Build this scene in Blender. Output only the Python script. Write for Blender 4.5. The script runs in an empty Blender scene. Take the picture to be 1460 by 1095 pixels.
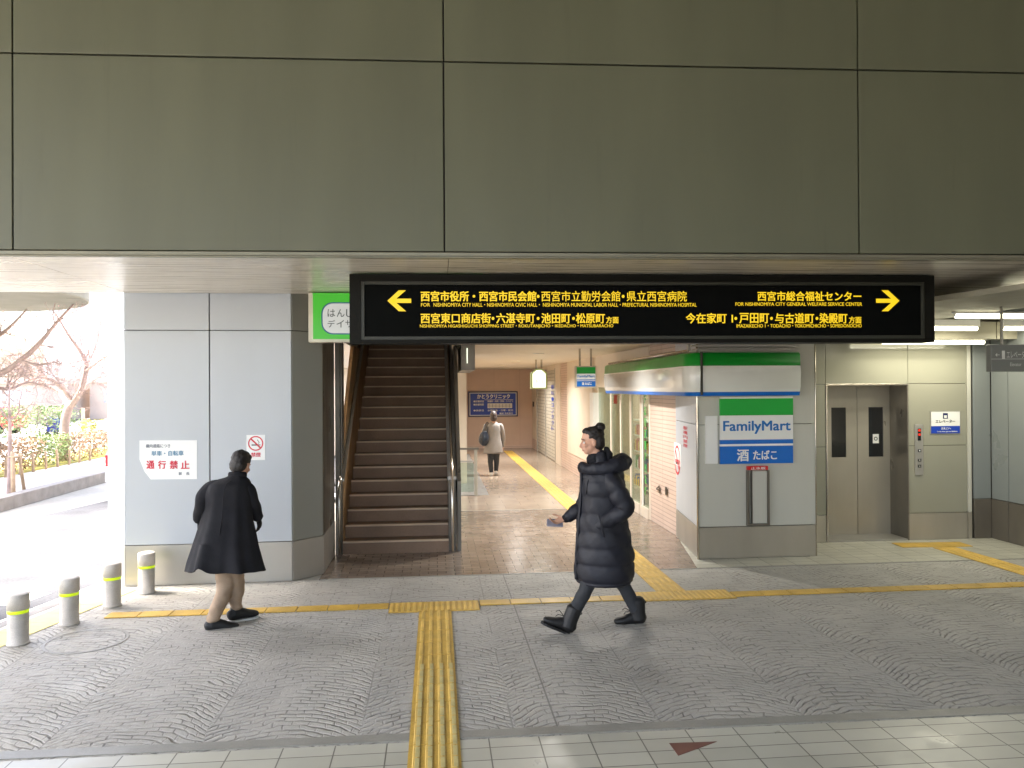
import bpy, bmesh, math, random
from mathutils import Vector, Matrix, noise
random.seed(7)
EXPO = 3.4
KE = 2**-EXPO   # lit signs keep their look at this exposure
R = math.radians
scene = bpy.context.scene
COL = scene.collection

# ---------------------------------------------------------------- camera
CH, F = 2.1, 1100.0
YAW, PIT, RHO = R(5.6), 5.5/1100, 0.006
_f0 = Vector((math.sin(YAW), math.cos(YAW), 0))
_f = Vector((_f0.x*math.cos(PIT), _f0.y*math.cos(PIT), math.sin(PIT)))
_r0 = Vector((_f0.y, -_f0.x, 0)); _u0 = _r0.cross(_f)
_r = _r0*math.cos(RHO)-_u0*math.sin(RHO); _u = _r0*math.sin(RHO)+_u0*math.cos(RHO)
CAM = Vector((0, 0, CH))
cd = bpy.data.cameras.new('camera'); cam = bpy.data.objects.new('camera', cd); COL.objects.link(cam)
cd.sensor_width = 36; cd.lens = 36*F/1460; cd.clip_start = .05; cd.clip_end = 800
m = Matrix((_r, _u, -_f)).transposed().to_4x4(); m.translation = CAM; cam.matrix_world = m
scene.camera = cam

def ray(px, py): return _f+_r*((px-730)/F)-_u*((py-547.5)/F)
def G(px, py, z=0.0):
    d = ray(px, py); return CAM+d*((z-CH)/d.z)
def Y(px, py, y):
    d = ray(px, py); return CAM+d*(y/d.y)
def gx(px, py, z=0.0): return G(px, py, z).x
def gy(px, py, z=0.0): return G(px, py, z).y

class Wall:
    """vertical plane through two plan points, p on the viewer's left; n points at the viewer"""
    def __init__(s, p, q):
        s.p = Vector((p[0], p[1], 0)); d = Vector((q[0]-p[0], q[1]-p[1], 0)); s.L = d.length
        s.t = d.normalized(); s.n = Vector((s.t.y, -s.t.x, 0))
    def at(s, px, py):
        d = ray(px, py); k = (s.p-CAM).dot(s.n)/d.dot(s.n); P = CAM+d*k
        return (P-s.p).dot(s.t), P.z
    def P(s, a, z, n=0.0): return s.p+s.t*a+s.n*n+Vector((0, 0, z))
    def box(s, bm, s0, s1, z0, z1, n0, n1, bev=0):
        v = [s.P(a, z, n) for n in (n0, n1) for z in (z0, z1) for a in (s0, s1)]
        return hexa(bm, v, bev)
    def rect(s, x0, y0, x1, y1):
        a0, zt = s.at(x0, (y0+y1)/2)[0], s.at((x0+x1)/2, y0)[1]
        a1, zb = s.at(x1, (y0+y1)/2)[0], s.at((x0+x1)/2, y1)[1]
        return a0, a1, zb, zt
    def pbox(s, bm, x0, y0, x1, y1, n0, n1, bev=0):
        a0, a1, zb, zt = s.rect(x0, y0, x1, y1); return s.box(bm, a0, a1, zb, zt, n0, n1, bev)

# ---------------------------------------------------------------- mesh helpers
def NB(): return bmesh.new()
def hexa(bm, v, bev=0):
    vs = [bm.verts.new(p) for p in v]
    fs = [bm.faces.new([vs[i] for i in q]) for q in ((0,1,3,2),(4,6,7,5),(0,4,5,1),(2,3,7,6),(0,2,6,4),(1,5,7,3))]
    bmesh.ops.recalc_face_normals(bm, faces=fs)
    if bev: bmesh.ops.bevel(bm, geom=list({e for f in fs for e in f.edges}), offset=bev, segments=2, affect='EDGES', profile=.5)
def box(bm, lo, hi, bev=0):
    hexa(bm, [Vector((x, y, z)) for z in (lo[2], hi[2]) for y in (lo[1], hi[1]) for x in (lo[0], hi[0])], bev)
def prism(bm, pts, z0, z1, bev=0):
    a = [bm.verts.new((p[0], p[1], z0)) for p in pts]; b = [bm.verts.new((p[0], p[1], z1)) for p in pts]
    n = len(pts); fs = [bm.faces.new(a), bm.faces.new(b)]
    fs += [bm.faces.new([a[i], a[(i+1) % n], b[(i+1) % n], b[i]]) for i in range(n)]
    bmesh.ops.recalc_face_normals(bm, faces=fs)
    if bev: bmesh.ops.bevel(bm, geom=list({e for f in fs for e in f.edges}), offset=bev, segments=2, affect='EDGES')
def wprism(bm, W, pts, n0, n1):
    a = [bm.verts.new(W.P(s, z, n0)) for s, z in pts]; b = [bm.verts.new(W.P(s, z, n1)) for s, z in pts]
    n = len(pts); fs = [bm.faces.new(a), bm.faces.new(b)]
    fs += [bm.faces.new([a[i], a[(i+1) % n], b[(i+1) % n], b[i]]) for i in range(n)]
    bmesh.ops.recalc_face_normals(bm, faces=fs)
def catmull(pts, k):
    P = [Vector(p) for p in pts]; out = []
    for i in range(len(P)-1):
        a, b, c, d = P[max(i-1, 0)], P[i], P[i+1], P[min(i+2, len(P)-1)]
        for j in range(k):
            t = j/k; out.append(.5*((2*b)+(c-a)*t+(2*a-5*b+4*c-d)*t*t+(3*b-a-3*c+d)*t**3))
    return out+[P[-1]]
def sweep(bm, pts, rad, n=10, up=Vector((0, 1, 0)), cap=True, k=1, fn=None, ck=.6):
    """tube through pts; rad per point: r or (ra, rb) with rb along `up`"""
    rad = [(r, r) if not hasattr(r, '__len__') else tuple(r) for r in rad]
    if k > 1:
        R_ = catmull([(a, b, 0) for a, b in rad], k); pts = catmull(pts, k); rad = [(v.x, v.y) for v in R_]
    pts = [Vector(p) for p in pts]; rings = []; L = 0
    N = len(pts)
    for i, p in enumerate(pts):
        t = (pts[min(i+1, N-1)]-pts[max(i-1, 0)])
        if t.length < 1e-9: t = Vector((0, 0, 1))
        t.normalize(); uu = up-t*up.dot(t)
        if uu.length < 1e-3: uu = Vector((1, 0, 0))-t*t.x
        uu.normalize(); w = uu.cross(t)
        if i: L += (p-pts[i-1]).length
        ring = []
        for j in range(n):
            th = 2*math.pi*j/n; s = fn(th, L, i/(N-1)) if fn else 1
            ring.append(bm.verts.new(p+(w*math.cos(th)*rad[i][0]+uu*math.sin(th)*rad[i][1])*s))
        rings.append(ring)
    for a, b in zip(rings, rings[1:]):
        for j in range(n): bm.faces.new([a[j], a[(j+1) % n], b[(j+1) % n], b[j]])
    if cap:
        for ring, p, q, r in ((rings[0], pts[0], pts[1], rad[0]), (rings[-1], pts[-1], pts[-2], rad[-1])):
            e = (p-q).normalized()*min(r)*ck; c = bm.verts.new(p+e)
            mid = [bm.verts.new(p+(v.co-p)*.7+e*.7) for v in ring]
            for j in range(n):
                k2 = (j+1) % n
                bm.faces.new([ring[j], ring[k2], mid[k2], mid[j]]); bm.faces.new([mid[j], mid[k2], c])
    return rings
def loft(bm, rings_, A, B, n=72, k=6, fn=None):
    """horizontal rings (centre, half width along A, half width along B), smoothed"""
    C = catmull([r[0] for r in rings_], k); S = catmull([(r[1], r[2], 0) for r in rings_], k); out = []; N_ = len(C)
    for i, (c, s) in enumerate(zip(C, S)):
        L = C[0].z-c.z
        out.append([bm.verts.new(c+(A*math.cos(2*math.pi*j/n)*s.x+B*math.sin(2*math.pi*j/n)*s.y)*(fn(2*math.pi*j/n, L, i/(N_-1)) if fn else 1)) for j in range(n)])
    for a, b in zip(out, out[1:]):
        for j in range(n): bm.faces.new([a[j], a[(j+1) % n], b[(j+1) % n], b[j]])
    return out
def ell(bm, c, r, rot=None, seg=16):
    M = Matrix.Translation(Vector(c)) @ ((rot.to_4x4()) if rot else Matrix.Identity(4)) @ Matrix.Diagonal((*r, 1))
    bmesh.ops.create_uvsphere(bm, u_segments=seg, v_segments=max(6, seg*2//3), radius=1, matrix=M)
def cyl(bm, c, r, z0, z1, n=24, r2=None, bev=0):
    a = [(c[0]+r*math.cos(2*math.pi*i/n), c[1]+r*math.sin(2*math.pi*i/n)) for i in range(n)]
    prism(bm, a, z0, z1, bev)
def lathe(bm, c, prof, n=28):
    rings = [[bm.verts.new((c[0]+r*math.cos(2*math.pi*i/n), c[1]+r*math.sin(2*math.pi*i/n), z)) for i in range(n)] for r, z in prof]
    for a, b in zip(rings, rings[1:]):
        for j in range(n): bm.faces.new([a[j], a[(j+1) % n], b[(j+1) % n], b[j]])
    bm.faces.new(rings[0]); bm.faces.new(rings[-1]); bmesh.ops.recalc_face_normals(bm, faces=bm.faces)

def wloc(o):
    v = Vector((0, 0, 0))
    while o: v += o.location; o = o.parent
    return v
def obj(name, bm, mat, parent=None, smooth=False, local=False, origin=None, kind=None, label=None, cat=None, group=None):
    me = bpy.data.meshes.new(name)
    if isinstance(bm, bpy.types.Mesh): me = bm
    else:
        bmesh.ops.recalc_face_normals(bm, faces=bm.faces) if smooth else None
        bm.to_mesh(me); bm.free()
    o = bpy.data.objects.new(name, me); COL.objects.link(o)
    if mat: me.materials.clear(); me.materials.append(mat)
    if parent:
        o.parent = parent
        if not local: me.transform(Matrix.Translation(-wloc(parent)))
    elif origin is not None:
        me.transform(Matrix.Translation(-Vector(origin))); o.location = origin
    if smooth:
        for p in me.polygons: p.use_smooth = True
    if kind: o['kind'] = kind
    if label: o['label'] = label
    if cat: o['category'] = cat
    if group: o['group'] = group
    return o
def thing(name, label, cat, loc=(0, 0, 0), rz=0, group=None):
    o = bpy.data.objects.new(name, None); COL.objects.link(o); o.location = loc; o.rotation_euler = (0, 0, rz)
    o.empty_display_size = .1
    o['label'] = label; o['category'] = cat
    if group: o['group'] = group
    return o
def copy_tree(o, parent=None):
    c = o.copy(); COL.objects.link(c); c.parent = parent
    for ch in list(o.children): copy_tree(ch, c)
    return c
def fuse(name, bm, mat, parent, voxel=.008, sm=3, local=True, disp=None):
    me = bpy.data.meshes.new(name+'_raw'); bmesh.ops.recalc_face_normals(bm, faces=bm.faces); bm.to_mesh(me); bm.free()
    o = bpy.data.objects.new(name+'_raw', me); COL.objects.link(o)
    r = o.modifiers.new('r', 'REMESH'); r.mode = 'VOXEL'; r.voxel_size = voxel
    s = o.modifiers.new('s', 'SMOOTH'); s.factor = .5; s.iterations = sm
    dg = bpy.context.evaluated_depsgraph_get(); out = bpy.data.meshes.new_from_object(o.evaluated_get(dg))
    bpy.data.objects.remove(o); bpy.data.meshes.remove(me); out.name = name
    if disp:
        ns = [v.normal.copy() for v in out.vertices]
        for v, nn in zip(out.vertices, ns): v.co += nn*disp(v.co)
    return obj(name, out, mat, parent, smooth=True, local=local)

# ---------------------------------------------------------------- materials
def lin(c):
    return tuple((x/255/12.92 if x/255 <= .04045 else ((x/255+.055)/1.055)**2.4) for x in c)+(1,)
class N:
    def __init__(s, name):
        s.m = bpy.data.materials.new(name); s.m.use_nodes = True; s.t = s.m.node_tree; s.b = s.t.nodes['Principled BSDF']
    def n(s, t, **k):
        x = s.t.nodes.new(t)
        for a, b in k.items():
            if hasattr(x, a): setattr(x, a, b)
            else: x.inputs[a.replace('_', ' ')].default_value = b
        return x
    def l(s, a, b): s.t.links.new(a, b)
    def math(s, op, a, b=None):
        x = s.t.nodes.new('ShaderNodeMath'); x.operation = op
        for i, v in enumerate((a, b)):
            if v is None: continue
            if isinstance(v, (int, float)): x.inputs[i].default_value = v
            else: s.l(v, x.inputs[i])
        return x.outputs[0]
    def mix(s, fac, a, b, mode='MIX'):
        x = s.t.nodes.new('ShaderNodeMix'); x.data_type = 'RGBA'; x.blend_type = mode
        for i, v in ((0, fac), (6, a), (7, b)):
            if isinstance(v, (int, float, tuple)): x.inputs[i].default_value = v
            else: s.l(v, x.inputs[i])
        return x.outputs[2]
    def coord(s, scale=(1, 1, 1)):
        tc = s.t.nodes.new('ShaderNodeTexCoord'); mp = s.t.nodes.new('ShaderNodeMapping'); mp.inputs['Scale'].default_value = scale
        s.l(tc.outputs['Object'], mp.inputs[0]); return mp.outputs[0]
    def noise(s, scale, detail=4, co=None, sc=(1, 1, 1), rough=.5):
        x = s.t.nodes.new('ShaderNodeTexNoise'); x.inputs['Scale'].default_value = scale; x.inputs['Detail'].default_value = detail
        x.inputs['Roughness'].default_value = rough
        s.l(co or s.coord(sc), x.inputs['Vector']); return x.outputs['Fac']
    def ramp(s, fac, lo, hi, a=0.0, b=1.0):
        x = s.t.nodes.new('ShaderNodeMapRange'); x.inputs[1].default_value = lo; x.inputs[2].default_value = hi
        x.inputs[3].default_value = a; x.inputs[4].default_value = b; s.l(fac, x.inputs[0]); return x.outputs[0]
    def bump(s, h, st, dist=.01):
        x = s.t.nodes.new('ShaderNodeBump'); x.inputs['Strength'].default_value = st; x.inputs['Distance'].default_value = dist
        s.l(h, x.inputs['Height']); s.l(x.outputs[0], s.b.inputs['Normal'])
def mat(name, col, rough=.5, metal=0, var=.12, vs=3, sc=(1, 1, 1), bump=0, bs=60, emit=0, coat=0, rv=.1, spec=None, ecol=None, fine=0):
    k = N(name); c = lin(col)
    f = k.ramp(k.noise(vs, 5, sc=sc), .3, .7)
    dark = tuple(x*(1-var) for x in c[:3])+(1,); lite = tuple(min(1, x*(1+var)) for x in c[:3])+(1,)
    out = k.mix(f, dark, lite)
    if fine:
        f2 = k.ramp(k.noise(vs*25, 3), .25, .75, 1-fine, 1+fine)
        mm = k.n('ShaderNodeVectorMath'); mm.operation = 'SCALE'; k.l(out, mm.inputs[0]); k.l(f2, mm.inputs[3]); out = mm.outputs[0]
    k.l(out, k.b.inputs['Base Color'])
    k.l(k.ramp(k.noise(vs*1.7, 4, sc=sc), .3, .7, max(.02, rough-rv*rough), min(1, rough+rv*rough)), k.b.inputs['Roughness'])
    k.b.inputs['Metallic'].default_value = metal
    if spec is not None: k.b.inputs['Specular IOR Level'].default_value = spec
    if coat: k.b.inputs['Coat Weight'].default_value = coat; k.b.inputs['Coat Roughness'].default_value = .08
    if emit:
        k.b.inputs['Emission Color'].default_value = lin(ecol or col); k.b.inputs['Emission Strength'].default_value = emit
    if bump: k.bump(k.noise(bs, 4), bump, .004)
    return k.m
def brick(name, c1, c2, grout, w, h, mort=.004, off=.5, rough=.5, swap=False, rot=None, bump=.3, var=.15, metal=0, vs=2.0):
    """brick / tile pattern; vector built so that rows run along x (floors) or along the wall (swap)"""
    k = N(name); tc = k.t.nodes.new('ShaderNodeTexCoord'); sep = k.t.nodes.new('ShaderNodeSeparateXYZ'); k.l(tc.outputs['Object'], sep.inputs[0])
    cb = k.t.nodes.new('ShaderNodeCombineXYZ')
    if swap == 'wall': k.l(k.math('ADD', sep.outputs[0], sep.outputs[1]), cb.inputs[0]); k.l(sep.outputs[2], cb.inputs[1])
    elif swap: k.l(sep.outputs[1], cb.inputs[0]); k.l(sep.outputs[0], cb.inputs[1])
    else: k.l(sep.outputs[0], cb.inputs[0]); k.l(sep.outputs[1], cb.inputs[1])
    b = k.t.nodes.new('ShaderNodeTexBrick'); b.offset = off; b.squash = 1
    k.l(cb.outputs[0], b.inputs['Vector']); b.inputs['Scale'].default_value = 1
    b.inputs['Color1'].default_value = lin(c1); b.inputs['Color2'].default_value = lin(c2); b.inputs['Mortar'].default_value = lin(grout)
    b.inputs['Mortar Size'].default_value = mort; b.inputs['Mortar Smooth'].default_value = .1
    b.inputs['Brick Width'].default_value = w; b.inputs['Row Height'].default_value = h
    f = k.ramp(k.noise(vs, 6), .3, .7, 1-var, 1+var)
    mm = k.n('ShaderNodeVectorMath'); mm.operation = 'SCALE'; k.l(b.outputs['Color'], mm.inputs[0]); k.l(f, mm.inputs[3])
    k.l(mm.outputs[0], k.b.inputs['Base Color'])
    k.l(k.ramp(k.noise(5, 4), .3, .7, rough*.8, rough*1.2), k.b.inputs['Roughness']); k.b.inputs['Metallic'].default_value = metal
    inv = k.math('SUBTRACT', 1.0, b.outputs['Fac']); h2 = k.math('ADD', inv, k.math('MULTIPLY', k.noise(40, 3), .15))
    k.bump(h2, bump, .004)
    return k.m

def grimy(name, col, rough, var, sc, dirt, metal=0):
    """panel with faint vertical run-off streaks and a few darker blotches"""
    k = N(name); c = lin(col)
    a = k.ramp(k.noise(2.2, 6, sc=sc), .3, .7); f = k.ramp(k.noise(.55, 4), .3, .7)
    out = k.mix(a, tuple(x*(1-var) for x in c[:3])+(1,), tuple(x*(1+var) for x in c[:3])+(1,))
    out = k.mix(k.math('MULTIPLY', f, dirt*2), out, tuple(x*.7 for x in c[:3])+(1,))
    st = k.ramp(k.noise(7, 6, sc=(1.5, 1.5, .10), rough=.7), .60, .72, 0, dirt*3)
    out = k.mix(st, out, tuple(x*.62 for x in c[:3])+(1,))
    k.l(out, k.b.inputs['Base Color']); k.l(k.ramp(k.noise(3, 4, sc=sc), .3, .7, rough*.9, rough*1.1), k.b.inputs['Roughness'])
    k.b.inputs['Metallic'].default_value = metal; return k.m
def fan_floor():
    k = N('fan_set_stone'); tc = k.t.nodes.new('ShaderNodeTexCoord'); sep = k.t.nodes.new('ShaderNodeSeparateXYZ'); k.l(tc.outputs['Object'], sep.inputs[0])
    nz = k.t.nodes.new('ShaderNodeTexNoise'); nz.inputs['Scale'].default_value = 2.6; nz.inputs['Detail'].default_value = 3; k.l(tc.outputs['Object'], nz.inputs['Vector'])
    s3 = k.t.nodes.new('ShaderNodeSeparateColor'); k.l(nz.outputs['Color'], s3.inputs[0])
    X = k.math('ADD', sep.outputs[0], k.math('MULTIPLY', k.math('SUBTRACT', s3.outputs[0], .5), .16))
    Yc = k.math('ADD', sep.outputs[1], k.math('MULTIPLY', k.math('SUBTRACT', s3.outputs[1], .5), .20))
    w = .93
    xs = k.math('DIVIDE', k.math('ADD', X, .47+w*20), w)
    fr = k.math('FRACT', xs); uu = k.math('MULTIPLY', k.math('SUBTRACT', fr, .5), 2.0)
    col_i = k.math('FLOOR', xs)
    u2 = k.math('MULTIPLY', uu, uu)
    v = k.math('ADD', k.math('ADD', Yc, k.math('MULTIPLY', u2, .205)), k.math('MULTIPLY', col_i, .037))
    cb = k.t.nodes.new('ShaderNodeCombineXYZ'); k.l(k.math('MULTIPLY', fr, w), cb.inputs[0]); k.l(v, cb.inputs[1])
    b = k.t.nodes.new('ShaderNodeTexBrick'); b.offset = .5
    k.l(cb.outputs[0], b.inputs['Vector']); b.inputs['Scale'].default_value = 1
    b.inputs['Color1'].default_value = (.9, .9, .9, 1); b.inputs['Color2'].default_value = (.6, .6, .6, 1); b.inputs['Mortar'].default_value = (0, 0, 0, 1)
    b.inputs['Mortar Size'].default_value = .0062; b.inputs['Mortar Smooth'].default_value = .4
    b.inputs['Brick Width'].default_value = .118; b.inputs['Row Height'].default_value = .058
    # groove depth differs from place to place
    gstr = k.ramp(k.noise(6.5, 4), .40, .60, .22, 1.0)
    rw = k.math('FRACT', k.math('DIVIDE', k.math('ADD', v, 40*.058), .058))
    rowl = k.ramp(k.math('MINIMUM', rw, k.math('SUBTRACT', 1.0, rw)), .04, .22, 1.0, 0.0)
    rstr = k.ramp(k.noise(7.0, 5, sc=(.5, 1.6, 1)), .40, .58, .16, 1.0)
    groove = k.math('MAXIMUM', k.math('MULTIPLY', b.outputs['Fac'], gstr), k.math('MULTIPLY', rowl, rstr))
    # straight joints every .93 m, partly worn away, and one wide expansion joint
    seam = k.math('LESS_THAN', k.math('MINIMUM', fr, k.math('SUBTRACT', 1.0, fr)), .006)
    sx = k.math('DIVIDE', k.math('ADD', sep.outputs[0], .47+w*20), w); sf = k.math('FRACT', sx)
    seam = k.math('LESS_THAN', k.math('MINIMUM', sf, k.math('SUBTRACT', 1.0, sf)), .006)
    seam = k.math('MULTIPLY', seam, k.ramp(k.noise(1.7, 2), .42, .5))
    ex = k.math('LESS_THAN', k.math('ABSOLUTE', k.math('SUBTRACT', sep.outputs[0], .735)), .006)
    allg = k.math('MAXIMUM', k.math('MAXIMUM', groove, k.math('MULTIPLY', seam, .8)), ex)
    base = k.mix(k.ramp(k.noise(1.1, 6), .3, .7), lin((166, 163, 155)), lin((190, 186, 176)))
    base = k.mix(k.ramp(k.noise(14, 5), .60, .74, 0, .35), base, lin((104, 100, 92)))
    sp = k.mix(k.ramp(k.noise(160, 2), .35, .65), lin((130, 129, 126)), lin((172, 170, 166)))
    base = k.mix(.35, base, sp)
    base = k.mix(k.ramp(k.noise(23, 2), .74, .77, 0, .6), base, lin((70, 66, 60)))
    base = k.mix(k.ramp(k.noise(.8, 6, sc=(.6, 1.3, 1), rough=.65), .52, .66, 0, .22), base, lin((120, 116, 106)))
    st = k.mix(k.math('MULTIPLY', k.ramp(b.outputs['Color'], .5, 1.0), .12), base, lin((185, 183, 178)))
    c = k.mix(k.math('MULTIPLY', k.math('MULTIPLY', allg, allg), .52), st, lin((58, 56, 52)))
    k.l(c, k.b.inputs['Base Color'])
    k.l(k.ramp(k.noise(3, 4), .3, .7, .52, .74), k.b.inputs['Roughness']); k.b.inputs['Specular IOR Level'].default_value = .38
    
    h = k.math('SUBTRACT', k.math('MULTIPLY', k.noise(30, 4), .45), allg)
    h = k.math('ADD', h, k.math('MULTIPLY', k.noise(9, 3), .7))
    k.bump(h, 1.0, .0105)
    return k.m

def striped(name, col, streak, rough, metal=0, axis=(1, 30, 30), amt=.25):
    k = N(name); a = k.ramp(k.noise(1.6, 5, sc=axis), .3, .7)
    k.l(k.mix(a, lin(col), lin(streak)), k.b.inputs['Base Color'])
    k.l(k.ramp(k.noise(2, 4, sc=axis), .3, .7, rough*.75, rough*1.3), k.b.inputs['Roughness']); k.b.inputs['Metallic'].default_value = metal
    return k.m

M = {}
M['fan'] = fan_floor()
M['asphalt'] = mat('asphalt', (82, 83, 86), .85, var=.2, vs=1.2, bump=.3, bs=120, fine=.2, spec=.15)
M['ground'] = mat('pale_ground', (150, 148, 140), .9, var=.15, vs=.6, fine=.1)
M['pavement'] = mat('pale_pavement', (178, 176, 172), .8, var=.06, vs=.9, fine=.05)
M['cream_tile'] = brick('cream_floor_tile', (188, 186, 172), (176, 174, 160), (104, 101, 90), .30, .15, .0042, 0, .34, bump=.15, var=.07)
M['brown_tile'] = brick('brown_paver', (136, 122, 109), (118, 104, 92), (84, 72, 62), .20, .10, .004, .5, .22, bump=.18, var=.14)
M['brown_slab'] = brick('smooth_brown_slab', (160, 146, 132), (154, 140, 126), (132, 118, 105), .60, .30, .003, .5, .16, bump=.06, var=.06)
M['grey_slab'] = mat('grey_slab', (130, 130, 128), .3, var=.1, fine=.08)
M['edge_strip'] = mat('smooth_grey_strip', (140, 138, 130), .45, var=.1, vs=4, fine=.08)
M['kerb'] = mat('kerb_concrete', (134, 130, 126), .8, var=.15, vs=5, fine=.1)
M['white_line'] = mat('road_paint', (222, 222, 218), .6, var=.06, vs=8)
M['yellow'] = mat('tactile_yellow', (196, 160, 72), .5, var=.2, vs=4, fine=.16)
M['yellow_deep'] = mat('tactile_yellow_ridge', (206, 172, 88), .5, var=.2, vs=5, fine=.14)
M['worn'] = mat('worn_ridge_top', (188, 174, 118), .5, var=.18, vs=9, fine=.1)
M['pale_yellow'] = mat('faded_yellow_paving', (196, 184, 118), .6, var=.1, vs=4)
M['fascia'] = grimy('olive_grey_panel', (86, 87, 68), .5, .08, (1.1, 1.1, .22), .08)
M['fascia_gap'] = mat('panel_joint', (38, 36, 32), .8)
M['trim'] = mat('bronze_trim', (112, 108, 92), .35, metal=.5, var=.1)
M['soffit'] = striped('brushed_soffit', (176, 168, 154), (206, 200, 188), .3, .0, axis=(.35, 9, 9))
M['soffit_gap'] = mat('soffit_joint', (90, 84, 74), .7)
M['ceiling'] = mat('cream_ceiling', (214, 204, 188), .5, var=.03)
M['dark_ceiling'] = mat('concourse_roof', (105, 103, 94), .9)
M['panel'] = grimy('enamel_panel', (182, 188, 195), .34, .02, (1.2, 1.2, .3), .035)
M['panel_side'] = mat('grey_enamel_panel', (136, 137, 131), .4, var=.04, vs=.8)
M['panel_warm'] = grimy('warm_grey_enamel', (184, 183, 172), .32, .03, (1.2, 1.2, .3), .04)
M['panel_elev'] = mat('polished_greige_panel', (142, 141, 126), .07, var=.03, vs=.8, rv=.02)
M['panel_blue'] = mat('blue_grey_panel', (122, 127, 126), .3, var=.05, vs=.8)
M['joint'] = mat('sealant_joint', (60, 58, 52), .8)
M['steel'] = striped('brushed_steel', (168, 165, 158), (176, 173, 166), .38, .6, axis=(1.2, 1.2, .5))
M['steel_warm'] = striped('warm_brushed_steel', (166, 160, 146), (178, 172, 158), .36, .6, axis=(1.6, 1.6, .5))
M['steel_dark'] = striped('dark_steel', (104, 99, 90), (120, 114, 104), .35, .55, axis=(2, 2, .7))
M['bronze'] = striped('bronze_balustrade', (150, 116, 78), (184, 148, 104), .45, .12, axis=(3, 3, .8))
M['stair'] = mat('dark_stair_rubber', (138, 114, 95), .75, var=.12, vs=3, fine=.08)
M['nosing'] = mat('stair_nosing_metal', (206, 184, 156), .5)
M['chrome'] = mat('polished_rail', (200, 192, 178), .16, metal=.9)
M['beige_wall'] = mat('beige_wall', (216, 203, 184), .5, var=.03)
M['pink_tile'] = brick('pink_wall_tile', (206, 184, 171), (198, 176, 163), (166, 142, 128), 3.0, .062, .006, .0, .4, swap='wall', bump=.3, var=.05)
M['pink_wall'] = brick('pink_end_wall', (204, 178, 161), (200, 174, 157), (186, 158, 140), .9, 6.0, .006, .0, .35, swap='wall', bump=.1, var=.05)
M['white_panel'] = mat('cream_white_panel', (218, 206, 190), .35, var=.03)
M['shutter'] = brick('shutter_lattice', (196, 190, 176), (190, 184, 170), (128, 122, 110), .16, .10, .01, 0, .4, swap='wall', bump=.3, var=.04)
M['black'] = mat('black_frame', (20, 19, 15), .45, var=.1, spec=.08)
M['black_in'] = mat('black_sign_face', (9, 10, 9), .5, var=.05, spec=.03)
M['bezel'] = mat('dark_bezel', (44, 44, 36), .4, spec=.3)
M['lit_yellow'] = mat('lit_yellow', (120, 100, 14), .5, emit=.95*KE, ecol=(255, 212, 20), var=.02)
M['green_lit'] = mat('lit_green', (30, 104, 12), .3, emit=.5*KE, ecol=(62, 214, 14), var=.02)
M['sign_white'] = mat('sign_white', (150, 152, 150), .3, var=.02, emit=1.1*KE)
M['white'] = mat('plain_white', (224, 224, 220), .35, var=.02)
M['sticker'] = mat('white_sticker', (236, 238, 238), .4, var=.02)
M['blue_line'] = mat('blue_line', (10, 80, 130), .4)
M['text_dark'] = mat('dark_lettering', (50, 54, 50), .5)
M['text_grey'] = mat('grey_lettering', (96, 104, 120), .5)
M['text_sky'] = mat('light_blue_lettering', (80, 135, 170), .5)
M['text_red'] = mat('red_lettering', (206, 40, 62), .5)
M['frame_beige'] = mat('beige_sign_frame', (186, 180, 164), .4, metal=.2)
M['shop_green'] = mat('shop_green', (0, 140, 40), .32, var=.02)
M['shop_green2'] = mat('sign_green', (8, 160, 52), .35, var=.02)
M['shop_silver'] = mat('shop_silver', (226, 228, 224), .16, var=.03, coat=.3)
M['shop_blue'] = mat('shop_blue', (0, 98, 186), .3, var=.02)
M['letter_blue'] = mat('letter_blue', (10, 104, 176), .4, var=.02)
M['clinic_blue'] = mat('clinic_blue', (24, 62, 168), .35, var=.03)
M['clinic_dark'] = mat('clinic_border', (14, 26, 80), .35)
M['lamp'] = mat('lit_tube', (255, 250, 228), .5, emit=9*KE, ecol=(255, 248, 214))
M['down'] = mat('lit_downlight', (255, 240, 200), .5, emit=22*KE, ecol=(255, 226, 170))
M['lantern'] = mat('lit_lantern', (250, 252, 240), .5, emit=1.6*KE, ecol=(244, 255, 226))
M['shopglow'] = mat('shop_ceiling_light', (255, 250, 232), .5, emit=10*KE, ecol=(255, 247, 220))
M['digit'] = mat('dark_digit', (52, 40, 34), .4, metal=.5)
M['red_label'] = mat('red_label', (196, 24, 24), .4)
M['bollard'] = mat('granite_bollard', (196, 190, 182), .7, var=.12, vs=8, bump=.3, bs=140, fine=.16)
M['reflect'] = mat('lime_reflective_band', (206, 236, 30), .35, emit=.5*KE)  # reflective band given a faint glow of its own, in place of returned light
M['skin'] = mat('skin', (196, 150, 126), .5, var=.06, vs=9)
M['hair'] = mat('dark_hair', (26, 20, 17), .6, var=.3, vs=30, sc=(3, 3, .4), bump=.6, bs=120)
M['hair_grey'] = mat('grey_brown_hair', (62, 54, 54), .5, var=.25, vs=30, sc=(3, 3, .4), bump=.5, bs=90)
M['eye'] = mat('eye_white', (225, 222, 216), .25)
M['iris'] = mat('dark_iris', (36, 24, 18), .2)
M['wool'] = mat('black_wool_coat', (30, 30, 34), .85, var=.2, vs=5, bump=.4, bs=220, fine=.15, spec=.25)
M['chino'] = mat('beige_trousers', (158, 136, 114), .9, var=.12, vs=7, bump=.5, bs=200, fine=.1)
M['shoe'] = mat('black_shoe', (22, 21, 22), .58, var=.3, bump=.3, bs=60)
M['sole_white'] = mat('white_sole', (214, 212, 208), .5)
M['sole'] = mat('black_sole', (15, 15, 15), .7)
M['puffer'] = mat('navy_black_puffer', (26, 27, 36), .56, var=.18, vs=7, bump=.7, bs=26, spec=.4)
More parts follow.
